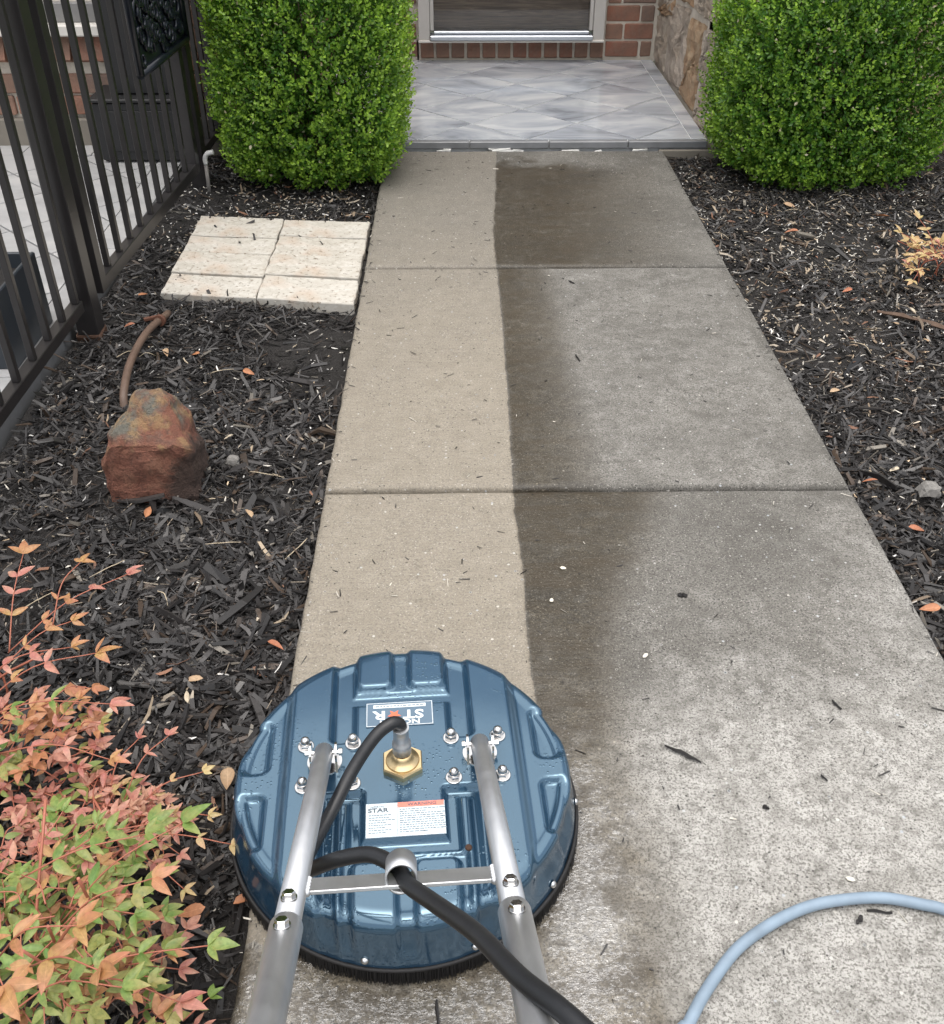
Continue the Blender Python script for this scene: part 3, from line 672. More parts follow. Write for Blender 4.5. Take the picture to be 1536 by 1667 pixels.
MB().box((-1.88, WY+.02, .535), (1.76, .07, .075), bev=.004).box((-1.88, WY+.03, 1.9), (1.76, .07, .09), bev=.004).box((-1.04, WY+.025, 1.2), (.08, .065, 1.26), bev=.004).box((-2.72, WY+.025, 1.2), (.08, .065, 1.26), bev=.004).build('window_frame', M['siding'], window)
MB().box((-1.88, WY+.035, 1.21), (1.60, .01, 1.29)).build('window_pane', M['wglass'], window)
MB().box((-.73, WY-.045, 1.2), (.055, .06, 2.3), bev=.008).build('downspout', M['iron'], house)
# stone return on the far side of the porch, plane x ~ 1.415
sw = MB().box((1.52, 5.30, 1.3), (.18, 1.42, 2.75)).box((2.55, 4.71, 1.3), (2.24, .16, 2.75)).build('stone_wall', M['mortar'], house)
ST = [('s', [(6.0, .305), (5.60, .34), (5.62, .80), (6.0, .80)]), ('b', [(5.60, .42), (5.60, .33), (5.80, .30), (6.0, .29), (6.0, .30)]),
      ('s', [(5.99, .27), (5.74, .315), (5.71, .185), (5.70, .045), (5.99, .04)]),
      ('s', [(5.69, .335), (5.54, .40), (5.20, .43), (5.235, .308), (5.165, .102), (5.30, .042), (5.66, .042)]),
      ('b', [(5.16, .40), (4.83, .43), (4.84, .335), (4.855, .201), (4.90, .042), (5.26, .042), (5.15, .11), (5.20, .206)]),
      ('b', [(5.55, .42), (5.16, .45), (5.14, .70), (5.35, .82), (5.56, .78)]),
      ('s', [(5.12, .45), (4.84, .455), (4.66, .46), (4.66, .66), (5.12, .68)]),
      ('s', [(4.80, .42), (4.645, .44), (4.645, .20), (4.83, .20), (4.82, .32)]), ('s', [(4.825, .18), (4.645, .18), (4.645, .0), (4.875, .0), (4.87, .06)])]
def wob(poly, a, sub=3):
    out = []
    for i in range(len(poly)):
        p, q_ = poly[i], poly[(i+1) % len(poly)]
        for k in range(sub):
            t = k/sub; out.append((p[0]+(q_[0]-p[0])*t+random.uniform(-a, a), p[1]+(q_[1]-p[1])*t+random.uniform(-a, a)))
    return out
def rough_stone(poly, o, ux, uy, un, depth):
    P = wob(poly, .006, 5); n = len(P); o, ux, uy, un = Vector(o), Vector(ux), Vector(uy), Vector(un); mb = MB()
    cx = sum(p[0] for p in P)/n; cy = sum(p[1] for p in P)/n; V = []; F = []
    for k, (sc, d) in enumerate(((1, 0), (1, depth*.55), (.94, depth*.9), (.78, depth), (.58, depth*1.05), (.36, depth), (.16, depth*1.05))):
        for p in P: V.append(o+ux*(cx+(p[0]-cx)*sc)+uy*(cy+(p[1]-cy)*sc)+un*(d+(random.uniform(-.009, .009) if k > 1 else 0)))
    for k in range(6):
        for i in range(n): j = (i+1) % n; F.append((k*n+i, k*n+j, (k+1)*n+j, (k+1)*n+i))
    F.append(tuple(6*n+i for i in range(n))); return mb.add(V, F)
for kd, poly in ST:
    rough_stone(poly, (1.44, 0, 0), (0, 1, 0), (0, 0, 1), (-1, 0, 0), random.uniform(.018, .036)).build('stone', M['stone_brown' if kd == 'b' else 'stone'], sw)
def stones(parent, o, ux, uy, un, w, h0, h1, name='stone'):
    z = h0
    while z < h1-.05:
        hh = random.uniform(.18, .34); a = 0
        while a < w-.04:
            ww = min(random.uniform(.18, .42), w-a)
            pol = [(a+.008, z+.008), (a+ww-.008, z+.008+random.uniform(0, .02)), (a+ww-.008, z+hh-.008), (a+.008, z+hh-.008-random.uniform(0, .02))]
            MB().prism(wob(pol, .006), o, ux, uy, un, random.uniform(.02, .035), .008).build(name, random.choice([M['stone'], M['stone'], M['stone_brown']]), parent); a += ww
        z += hh
stones(sw, (1.44, 4.64, 0), (0, 1, 0), (0, 0, 1), (-1, 0, 0), 1.36, .83, 2.6)
stones(sw, (1.43, 4.64, 0), (1, 0, 0), (0, 0, 1), (0, -1, 0), 2.2, -.06, 2.6)
MB().box((.5, 6.9, 2.86), (8.2, 2.2, .14)).box((-2.0, 5.2, 2.862), (3.4, 1.6, .14)).box((2.6, 5.2, 2.864), (2.3, 1.6, .14)).build('roof', M['siding'], house)

# ================================================================ FENCE AND GATE
FH = 1.45
def fx(y): return -.815+(y-1.2)*.016                     # fence line
fence = empty('iron_fence', (-.80, 2.0, -.04), label='black iron picket fence panel with square post beside the mulch', cat='fence')
def fpart(name, mb, mat=None): 
    o = mb.build(name, mat or M['iron']); o.parent = fence; o.matrix_parent_inverse = Matrix.Translation(fence.location).inverted(); return o
y0, y1 = .3, 2.70
d = Vector((fx(y1)-fx(y0), y1-y0, 0)); rotF = Matrix.Rotation(math.atan2(-d.x, d.y), 3, 'Z')
for zc in (.085, 1.40, 1.20): fpart('rail', MB().box(((fx(y0)+fx(y1))/2, (y0+y1)/2, zc), (.034, d.length, .034), rotF, bev=.002))
for k in range(20):
    y = 2.703-k*.1145
    if y < .35: break
    fpart('picket', MB().box((fx(y)+.003, y-.022, .1025+.67), (.018, .018, 1.34), rotF, bev=.0015))
def post(y, x=None, w=.062): return MB().box((fx(y) if x is None else x, y, .70), (w, w, 1.52), rotF, bev=.003)
p_ = fpart('post', post(2.755)); 
fpart('post_foot', MB().box((fx(2.755), 2.755, -.034), (.072, .072, .03), rotF, jit=.004, bev=.003), M['rust'])
fpart('post', post(.30))
for yy in (.30, 2.755): fpart('post_cap', MB().box((fx(yy), yy, 1.47), (.072, .072, .02), rotF, bev=.004))
gate = empty('iron_gate', (-.745, 3.4, -.04), label='black iron picket gate with an ornate scrollwork plaque', cat='gate')
G0, G1 = Vector((-.779, 2.845, 0)), Vector((-.722, 4.00, 0)); gd = (G1-G0); gl = gd.length; gdir = gd.normalized(); rotG = Matrix.Rotation(math.atan2(-gd.x, gd.y), 3, 'Z')
def gp(name, mb, mat=None, parent=None):
    o = mb.build(name, mat or M['iron']); o.parent = parent or gate
    o.matrix_parent_inverse = Matrix.Translation(gate.location).inverted(); return o
gm = (G0+G1)/2
for zc, hh in ((.080, .040), (1.38, .036), (.98, .036)): gp('rail', MB().box((gm.x, gm.y, zc), (.036, gl, hh), rotG, bev=.002))
for P in (G0+gdir*.018, G1-gdir*.02): gp('stile', MB().box((P.x, P.y, .73), (.038, .044, 1.34), rotG, bev=.002))
for k in range(9):
    P = G0+gdir*(.115+k*.1135); gp('picket', MB().box((P.x, P.y, .74), (.018, .018, 1.28), rotG, bev=.0015))
gn = Vector((gdir.y, -gdir.x, 0))                       # towards the path
# plaque on the gate
plq = MB()
PA = G0+gdir*.615+gn*.030; PW, PZ0, PHH = .56, .540, .50
plq.box(PA+gdir*PW/2+Vector((0, 0, PZ0+PHH/2)), (.012, PW, PHH), rotG)
plate = gp('plaque', plq, M['plaque'])
def pl(a, b, e=.0): return PA+gdir*a+Vector((0, 0, PZ0+b))+gn*(.008+e)
fr = MB()
for a0, b0, a1, b1 in ((0, 0, PW, 0), (0, PHH, PW, PHH), (0, 0, 0, PHH), (PW, 0, PW, PHH)):
    fr.tube([pl(a0, b0), pl(a1, b1)], .014, 8)
def child_at(parent, name, mb, mat):
    o = mb.build(name, mat); o.parent = parent; return o
child_at(plate, 'plaque_rim', fr, M['plaque'])
for k in range(150):
    ca, cb = .045+((k*.6180339) % 1)*(PW-.09), .04+((k*.7548776) % 1)*(PHH-.08); s_ = rng.uniform(.014, .034); ph = rng.uniform(0, 6.28); sg = random.choice((-1, 1))
    pts = [pl(ca+s_*(1-t*.75)*math.cos(ph+sg*t*5.5), cb+1.25*s_*(1-t*.75)*math.sin(ph+sg*t*5.5), .003) for t in np.linspace(0, 1, 14)]
    child_at(plate, 'scroll', MB().tube(pts, [.004+.004*math.sin(math.pi*t) for t in np.linspace(.1, .95, 14)], 6), M['plaque'])
latch = empty('iron_fence_end', (-.72, 4.2, -.04), label='short black iron fence end with gate post meeting the brick wall', cat='fence')
def lp(name, mb, mat=None):
    o = mb.build(name, mat or M['iron']); o.parent = latch; o.matrix_parent_inverse = Matrix.Translation(latch.location).inverted()
lp('post', MB().box((-.728, 4.075, .70), (.062, .062, 1.52), rotF, bev=.003))
for yy in (4.18, 4.29, 4.40): lp('picket', MB().box((-.728, yy, .74), (.018, .018, 1.30), rotF, bev=.0015))
for zc in (.085, 1.38): lp('rail', MB().box((-.728, 4.3, zc), (.034, .40, .034), rotF, bev=.002))
# black boxes behind the fence
cab = empty('storage_cabinet', (-1.0, 4.40, .003), label='black storage cabinet standing behind the gate against the brick wall', cat='cabinet')
MB().box((0, 0, .125), (.36, .22, .235), bev=.006).build('base', M['blackbox'], cab)
MB().box((0, 0, .251), (.385, .245, .014), bev=.004).build('lid', M['blackbox'], cab)
MB().box((.02, .03, .50), (.26, .16, .48), bev=.006).build('tower', M['blackbox'], cab)
MB().box((0, -.1135, .13), (.30, .006, .16), bev=.002).build('front_panel', M['blackbox'], cab)
plb = empty('planter_box', (-1.02, 2.62, .003), label='dark slate planter box behind the near end of the picket fence', cat='planter')
for c_, d_ in (((-.11, 0, .11), (.012, .30, .22)), ((.11, 0, .11), (.012, .30, .22)), ((0, -.144, .11), (.208, .012, .22)), ((0, .144, .11), (.208, .012, .22))): MB().box(c_, d_, bev=.003).build('side', M['bluebox'], plb)
MB().box((0, 0, .16), (.206, .274, .03)).build('soil', M['soil'], plb)

# ================================================================ TRAVERTINE PAD
pad = empty('travertine_pad', (0, 0, 0), label='cream travertine paver pad laid between gate and path', cat='paving')
def quad_at(u, v):   # u 0..1 left-right, v 0..1 near-far
    a = Vector((-.648, 3.022, 0)).lerp(Vector((-.014, 2.912, 0)), u); b = Vector((-.655, 3.709, 0)).lerp(Vector((-.014, 3.637, 0)), u); return a.lerp(b, v)
for u0, u1, rows in ((0, .498, (0, .235, .50, .715, 1)), (.500, 1, (0, .265, .515, .77, 1))):
    for a, b in zip(rows[:-1], rows[1:]):
        pts = [quad_at(u0, a), quad_at(u1, a), quad_at(u1, b), quad_at(u0, b)]; c_ = sum(pts, Vector())/4
        pol = wob([((p-c_).x*.992, (p-c_).y*.964) for p in pts], .003, 6)
        o = MB().prism(pol, (0, 0, -.066), (1, 0, 0), (0, 1, 0), (0, 0, 1), .052+random.uniform(-.005, .005), .003).build('paver', M['trav'], pad); o.location = c_; o.rotation_euler = (random.uniform(-.006, .006), random.uniform(-.006, .006), 0)
MB().box((-.33, 3.32, -.055), (.60, .60, .05)).build('bedding', M['soil'], pad)

# ================================================================ ROCK
def rock(name, loc, scale, mat, label, cat, seed, planes, sub=4):
    import bmesh
    bm = bmesh.new(); bmesh.ops.create_icosphere(bm, subdivisions=sub, radius=1.6); r = random.Random(seed)
    for v in bm.verts:
        p = v.co.normalized(); t = 9.
        for n, dd in planes:
            k = p.dot(n)
            if k > 1e-3: t = min(t, dd/k)
        v.co = p*t
    for v in bm.verts:
        p = v.co*7; f = vnoise(np.array(p.x+9.), np.array(p.y+p.z*1.7+9.), 1.1, seed)-.5
        f2 = vnoise(np.array(p.x*3+9.), np.array(p.y*2+p.z*3.1+9.), 1.3, seed+1)-.5
        v.co += v.co.normalized()*float(f*.09+f2*.035)
        v.co = Vector((v.co.x*scale[0], v.co.y*scale[1], v.co.z*scale[2]))
    me = bpy.data.meshes.new(name); bm.to_mesh(me); bm.free(); me.materials.append(mat)
    for p in me.polygons: p.use_smooth = False
    o = link(bpy.data.objects.new(name, me)); o.location = loc; return tag(o, label, cat)
N_ = lambda *a: Vector(a).normalized()
def hull_rock(name, pts, loc, mat, label, cat, seed, amp=.0095):
    import bmesh
    bm = bmesh.new(); vs_ = [bm.verts.new(Vector(p)-Vector(loc)) for p in pts]; bmesh.ops.convex_hull(bm, input=vs_)
    bmesh.ops.delete(bm, geom=[v for v in bm.verts if not v.link_faces], context='VERTS')
    bmesh.ops.subdivide_edges(bm, edges=bm.edges[:], cuts=7, use_grid_fill=True); bmesh.ops.triangulate(bm, faces=bm.faces[:])
    for k in range(1): bmesh.ops.smooth_vert(bm, verts=bm.verts[:], factor=.30, use_axis_x=True, use_axis_y=True, use_axis_z=True)
    bm.normal_update()
    for v in bm.verts:
        p = v.co*40; a = np.array(p.x+p.z*.4+50.); b = np.array(p.z*1.6+p.y*.8+50.)
        f = (vnoise(a, b, .35, seed)-.5)*1.6+(vnoise(a, b, .9, seed+1)-.5)*.9+(vnoise(a, b, 2.1, seed+2)-.5)*.5
        v.co += v.normal*float(f)*amp
    me = bpy.data.meshes.new(name); bm.to_mesh(me); bm.free(); me.materials.append(mat)
    o = link(bpy.data.objects.new(name, me)); o.location = loc; return tag(o, label, cat)
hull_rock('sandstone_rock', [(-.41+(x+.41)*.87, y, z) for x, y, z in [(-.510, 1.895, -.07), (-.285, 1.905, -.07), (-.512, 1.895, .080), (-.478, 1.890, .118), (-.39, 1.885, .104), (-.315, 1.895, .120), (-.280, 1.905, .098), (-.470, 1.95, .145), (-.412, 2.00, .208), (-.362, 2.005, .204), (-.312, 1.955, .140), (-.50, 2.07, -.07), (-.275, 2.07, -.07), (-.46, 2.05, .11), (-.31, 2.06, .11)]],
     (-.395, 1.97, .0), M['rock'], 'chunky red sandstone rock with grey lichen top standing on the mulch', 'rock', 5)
rock('pale_pebble', (-.240, 2.04, -.018), (.015, .013, .011), M['pebble'], 'pale grey pebble lying just beside the red rock', 'pebble', 8, [(N_(1, .2, 0), 1), (N_(-1, 0, .3), 1), (N_(0, 1, 0), 1), (N_(0, -1, .2), 1), (N_(0, 0, 1), 1), (N_(0, 0, -1), 1)], 2)
rock('grey_stone', (1.415, 1.90, -.018), (.020, .018, .014), M['pebble'], 'small grey stone beside the path where the near joint ends', 'stone', 11, [(N_(1, .2, 0), 1), (N_(-1, 0, .3), 1), (N_(0, 1, 0), 1), (N_(0, -1, .2), 1), (N_(.2, 0, 1), 1), (N_(0, 0, -1), 1)], 2)
# drip tube, riser, twigs
drip = empty('drip_tube', (0, 0, 0), label='brown drip irrigation tube rising out of the mulch behind the rock', cat='pipe')
MB().tube(smoothpath([(-.575, 2.30, -.035), (-.580, 2.345, .005), (-.600, 2.50, .012), (-.606, 2.70, .002), (-.593, 2.89, -.028)], 8), .0108, 12).build('tube', M['tube_brown'], drip)
MB().tube([(-.598, 2.80, -.012), (-.596, 2.815, -.014)], .018, 10).box((-.620, 2.81, -.006), (.05, .012, .008), Matrix.Rotation(.5, 3, 'Z')).build('clip', M['clip'], drip)
ris = empty('sprinkler_riser', (-.687, 4.02, -.03), label='thin grey riser pipe with white elbow beside the small hedge', cat='pipe')
MB().tube([(0, 0, -.02), (.003, 0, .115)], .0075, 10).build('pipe', M['pipe_grey'], ris)
MB().tube(smoothpath([(.003, 0, .11), (.004, 0, .135), (.016, 0, .152), (.04, 0, .158)], 4), .0095, 10).build('elbow', M['pvc'], ris)
def twig(name, pts, r, mat, label, cat='twig', group=None):
    nn = (len(pts)-1)*4+1; P_ = [p+Vector((random.uniform(-1, 1), random.uniform(-1, 1), random.uniform(-.3, .3)))*r*.5 for p in smoothpath(pts, 4)]
    o = MB().tube(P_, [r*(.55+.5*random.random())*(.45+.55*math.sin(math.pi*(i+.5)/nn)**.5) for i in range(nn)], 5, smooth=False).build(name, mat); return tag(o, label, cat, group)
twig('fallen_branch', [(1.62, 2.86, -.02), (1.70, 2.80, -.012), (1.80, 2.72, -.018), (1.90, 2.66, -.02)], .010, M['twig'], 'brown fallen branch lying on mulch below the pale yellow plant', 'branch')
twig('wet_twig', [(.655, 1.121, .004), (.680, 1.105, .005), (.712, 1.084, .004)], .0035, M['darktwig'], 'longest black wet twig lying on the concrete above the blue hose')
twig('wood_chip', [(.973, 1.222, .003), (.981, 1.199, .003)], .003, M['darktwig'], 'short dark wood chip on pale concrete nearest the bed edge', 'wood chip')
twig('wood_chip', [(.905, 1.056, .003), (.911, 1.044, .003)], .002, M['darktwig'], 'tiny dark chip on pale concrete between twig and bed edge', 'wood chip')
twig('wood_chip', [(.793, .998, .004), (.800, .990, .004)], .004, M['darktwig'], 'stubby black chip on concrete midway between twig and blue hose', 'wood chip')
twig('wood_chip', [(.877, .790, .005), (.888, .805, .005)], .0045, M['darktwig'], 'black chip lying inside the bend of the blue hose', 'wood chip')
twig('wood_chip', [(.90, .812, .003), (.935, .808, .003)], .003, M['darktwig'], 'thin dark chip tucked under the blue hose', 'wood chip')
twig('wood_chip', [(.748, 1.507, .004), (.764, 1.503, .004)], .005, M['darktwig'], 'black chip on concrete just below the near joint', 'wood chip')
twig('wood_chip', [(.673, 3.052, .003), (.690, 3.030, .003)], .003, M['darktwig'], 'small dark twig on the dry grey concrete below the far joint')
twig('wood_chip', [(.645, 2.54, .003), (.652, 2.50, .003)], .003, M['darktwig'], 'small dark twig in the middle of the walkway beside the wet band')
twig('wood_chip', [(.276, .690, .003), (.282, .640, .003)], .003, M['darktwig'], 'dark splinter on wet concrete between the two handle tubes', 'wood chip')
for k, (x, y) in enumerate([(.525, 1.594), (.494, 1.493), (.892, .863), (.658, 1.337)]):
    pe = MB().prism([(-.006, 0), (-.002, -.004), (.005, -.003), (.008, 0), (.004, .004), (-.003, .0035)], (0, 0, 0), (1, 0, 0), (0, 1, 0), (0, 0, 1), .0015, .0008).build('pale_petal', M['petal'])
    pe.location = (x, y, .003); pe.rotation_euler = (.1, .15, k*1.3); tag(pe, ['pale petal on the brown wet patch below the near joint', 'small pale petal on the wet concrete beside the clean strip', 'cream petal on dry concrete above the blue hose bend', 'pale petal at the wet edge right above the cleaner'][k], 'petal')
for k in range(26):   # straws on the beds
    if k % 2: x, y = rng.uniform(1.26, 2.1), rng.uniform(1.7, 4.0)
    else: x, y = rng.uniform(-.65, -.05), rng.uniform(1.0, 3.2)
    a = rng.uniform(0, 6.28); l = rng.uniform(.03, .09); z = float(ground_z(x, y))+.016
    if k % 2 == 0 and ((-.56 < x < -.24 and 1.85 < y < 2.15) or y > 2.85): continue
    twig('straw', [(x, y, z), (x+l*.5*math.cos(a), y+l*.5*math.sin(a), z+.008), (x+l*math.cos(a+.2), y+l*math.sin(a+.2), z)], .0013, M['straw'], 'thin dry straw lying on mulch of the far bed' if k % 2 else 'thin dry straw lying on mulch of the fence bed', 'straw', 'straws on the far bed' if k % 2 else 'straws on the fence bed')

# ================================================================ LEAVES
def leaf_mesh(name, mat, L=1., W=.34, fold=.10, curl=.12, n=6, side=0.):
    V = []; F = []
    for i in range(n+1):
        t = i/n; w = W*.5*(math.sin(math.pi*min(1, t**.75))**.9)*(1.0 if t < 1 else 0); z = -curl*t*t*L; sx = side*t*t
        V += [(t*L, -w+sx, z+fold*w*2), (t*L, sx, z), (t*L, w+sx, z+fold*w*2)]
    for i in range(n):
        a = i*3; F += [(a, a+3, a+4, a+1), (a+1, a+4, a+5, a+2)]
    me = bpy.data.meshes.new(name); me.from_pydata(V, [], F); me.update(); me.polygons.foreach_set('use_smooth', [True]*len(F)); me.materials.append(mat); return me
LM = {}
for key in ('n_orange', 'n_green', 'n_pink', 'n_pale', 'fall_or', 'fall_tan', 'fall_pale'):
    LM[key] = [leaf_mesh('leaf', M[key], 1, w, f, c, 6, s) for w, f, c, s in ((.38, .16, .14, .04), (.42, .22, .26, -.06), (.34, .34, .05, .07), (.40, .28, -.12, -.03), (.44, .06, .34, .02), (.36, .40, .18, -.05))]
EXTRA = []; CNT = [0]
def put_leaf(parent, pos, d, nrm, size, key, name='leaf'):
    d = Vector(d).normalized(); nrm = Vector(nrm); nrm = (nrm-d*nrm.dot(d)).normalized(); s_ = nrm.cross(d)
    me = random.choice(LM[key]); m = Matrix((d, s_, nrm)).transposed().to_4x4()
    mw = Matrix.Translation(Vector(pos)) @ m @ Matrix.Diagonal((size, size*random.uniform(.85, 1.15), size, 1))
    CNT[0] += 1
    if parent is not None and CNT[0] > 290: EXTRA.append((mw, key, me)); return None
    o = bpy.data.objects.new(name, me); o.matrix_world = mw
    COL.objects.link(o)
    if parent is not None: o.parent = parent
    return o
def spray(parent, base, tip, size, keys, nodes=3, stem_r=.0011, sag=.02, trio=True):
    base, tip = Vector(base), Vector(tip); mid = (base+tip)/2+Vector((random.uniform(-.01, .01), random.uniform(-.01, .01), sag))
    path = smoothpath([base, mid, tip], 5)
    MB().tube(path, [stem_r*(1.2-.5*i/len(path)) for i in range(len(path))], 5).build('stem', M['n_stem'], parent)
    cnt = 0
    ax = (tip-base).normalized(); side = ax.cross(Vector((0, 0, 1))); side = side.normalized() if side.length > .05 else Vector((1, 0, 0))
    for k in range(nodes):
        t = .35+.65*k/(nodes-1) if nodes > 1 else 1; p = path[min(len(path)-1, int(t*(len(path)-1)))]
        kk = random.choice(keys); nr = Vector((random.uniform(-.35, .35), random.uniform(-.6, .1), 1))
        for sg in (-1, 1):
            d = ax*random.uniform(.45, .75)+side*sg*random.uniform(.6, .95)+Vector((0, 0, random.uniform(-.25, .3)))
            q_ = p
            put_leaf(parent, q_, d, nr+Vector((random.uniform(-.3, .3), random.uniform(-.3, .3), 0)), LS*size*random.uniform(.75, 1.1), kk); cnt += 1
        if k == nodes-1: put_leaf(parent, p, ax+Vector((0, 0, random.uniform(-.2, .2))), nr, LS*size*random.uniform(1., 1.25), kk); cnt += 1
    return cnt
LS = .94
def plant(name, base, label, sprays, fill):
    t = empty(name, (0, 0, 0), label=label, cat='shrub'); n = 0; EXTRA.clear(); CNT[0] = 0
    for s_ in sprays: n += spray(t, *s_)
    for args in fill:
        (cx, cy, rx, ry, z0, z1, num, size, keys, out) = args
        for k in range(num):
            a = rng.uniform(0, 6.28); rr = math.sqrt(rng.uniform(0, 1)); x, y = cx+rx*rr*math.cos(a), cy+ry*rr*math.sin(a); z = rng.uniform(z0, z1)*(1-.35*rr)
            dx = Vector((math.cos(a)+rng.normal(0, .6), math.sin(a)+rng.normal(0, .6), rng.uniform(-.2, .7))).normalized()*out*rng.uniform(.6, 1.2)
            n += spray(t, Vector((x, y, z))-dx*.5, Vector((x, y, z))+dx*.5, size*rng.uniform(.75, 1.2), keys, random.choice((2, 2, 3)), .001, .004)
    if EXTRA:
        for key in sorted({e[1] for e in EXTRA}):
            mb = MB()
            for mw, k2, me in EXTRA:
                if k2 == key: mb.add([mw @ v.co for v in me.vertices], [tuple(p.vertices) for p in me.polygons], True)
            mb.build('inner_leaves', M[key], t, kind='stuff')
    for k in range(5):   # main canes from the ground
        x, y = base[0]+rng.normal(0, .03), base[1]+rng.normal(0, .03)
        MB().tube(smoothpath([(x, y, -.05), (x+rng.normal(0, .02), y+rng.normal(0, .02), base[2]*.5), (x+rng.normal(0, .06), y+rng.normal(0, .06), base[2])], 4), .002, 6).build('cane', M['n_stem'], t)
    return t
O, G, P, PA_ = 'n_orange', 'n_green', 'n_pink', 'n_pale'
plant('nandina_shrub', (-.48, 1.17, .16), 'orange and pink nandina shrub with tall sprays, level with the cleaner top',
      [((-.461, 1.244, .12), (-.487, 1.435, .18), .034, [O, O, P], 4), ((-.474, 1.26, .10), (-.289, 1.392, .165), .032, [O, O, P], 4),
       ((-.40, 1.29, .13), (-.375, 1.41, .18), .028, [O], 2), ((-.46, 1.20, .12), (-.36, 1.285, .15), .030, [P, O], 3), ((-.47, 1.15, .14), (-.33, 1.20, .17), .030, [P, O], 3),
       ((-.45, 1.10, .14), (-.27, 1.155, .20), .034, [O, P, G], 3), ((-.44, 1.06, .15), (-.225, 1.06, .185), .034, [O, P, G], 3), ((-.40, 1.02, .12), (-.215, .99, .14), .030, [P, O], 3)],
      [(-.36, 1.02, .13, .06, .02, .12, 30, .025, [P, P, G], .05), (-.42, 1.08, .15, .09, .08, .20, 62, .029, [O, O, P, G], .06)])
plant('dwarf_nandina', (-.22, .95, .06), 'low pink red nandina with small pointed leaves creeping towards the cleaner',
      [((-.22, .99, .03), (-.160, 1.088, .08), .022, [P], 3), ((-.24, .99, .03), (-.207, 1.082, .08), .020, [P], 3), ((-.20, .97, .03), (-.093, 1.022, .07), .020, [P, P, PA_], 3), ((-.2, .93, .03), (-.03, .90, .055), .021, [P, PA_, PA_], 4),
       ((-.18, .95, .03), (-.075, .955, .05), .020, [PA_, P], 3), ((-.20, .90, .03), (-.085, .83, .05), .022, [P, PA_], 3), ((-.18, .92, .04), (-.10, .88, .06), .020, [P], 3)],
      [(-.24, .94, .13, .075, .02, .08, 90, .020, [P, P, P, PA_], .05)])
plant('green_nandina', (-.20, .68, .25), 'green and orange nandina shrub nearest the handle, tallest of the three',
      [((-.20, .72, .15), (-.045, .795, .25), .038, [G], 2), ((-.18, .64, .16), (.012, .645, .22), .036, [G], 3), ((-.17, .60, .26), (-.060, .545, .35), .042, [O], 2), ((-.2, .6, .28), (-.10, .60, .34), .042, [O], 2),
       ((-.19, .70, .17), (-.075, .735, .22), .034, [G, G, O], 2), ((-.22, .62, .30), (-.155, .535, .34), .042, [O], 2), ((-.20, .58, .2), (-.065, .58, .25), .034, [G], 3), ((-.2, .66, .12), (-.03, .62, .14), .032, [G, P], 3),
       ((-.25, .80, .14), (-.12, .86, .16), .034, [G], 3), ((-.25, .75, .2), (-.10, .80, .22), .034, [G], 3)],
      [(-.20, .72, .13, .09, .12, .23, 56, .029, [G, G, G, O], .055), (-.16, .60, .10, .09, .12, .25, 46, .030, [G, G, G, O], .055)])
plant('leafy_nandina', (-.28, .80, .12), 'shaded green and pink nandina filling in behind the tallest green one',
      [((-.25, .85, .10), (-.13, .885, .12), .032, [G], 3), ((-.24, .72, .06), (-.06, .70, .07), .026, [P], 3)],
      [(-.27, .82, .14, .09, .08, .18, 48, .028, [G, G, G, P], .055), (-.15, .66, .12, .12, .01, .10, 50, .024, [P, P, G, G], .05)])
plant('pale_nandina', (1.90, 3.12, .06), 'pale yellow and pink nandina clump beside the far hedge',
      [((1.86, 3.12, .03), (1.79, 3.205, .10), .034, [PA_], 3), ((1.90, 3.14, .04), (1.86, 3.25, .13), .034, [PA_, O], 3), ((1.93, 3.1, .04), (1.96, 3.22, .13), .032, [PA_, O], 3), ((1.86, 3.08, .02), (1.775, 3.0, .02), .030, [PA_], 3)],
      [(1.90, 3.10, .13, .11, .01, .11, 44, .030, [PA_, PA_, PA_, PA_, PA_, P], .055)])
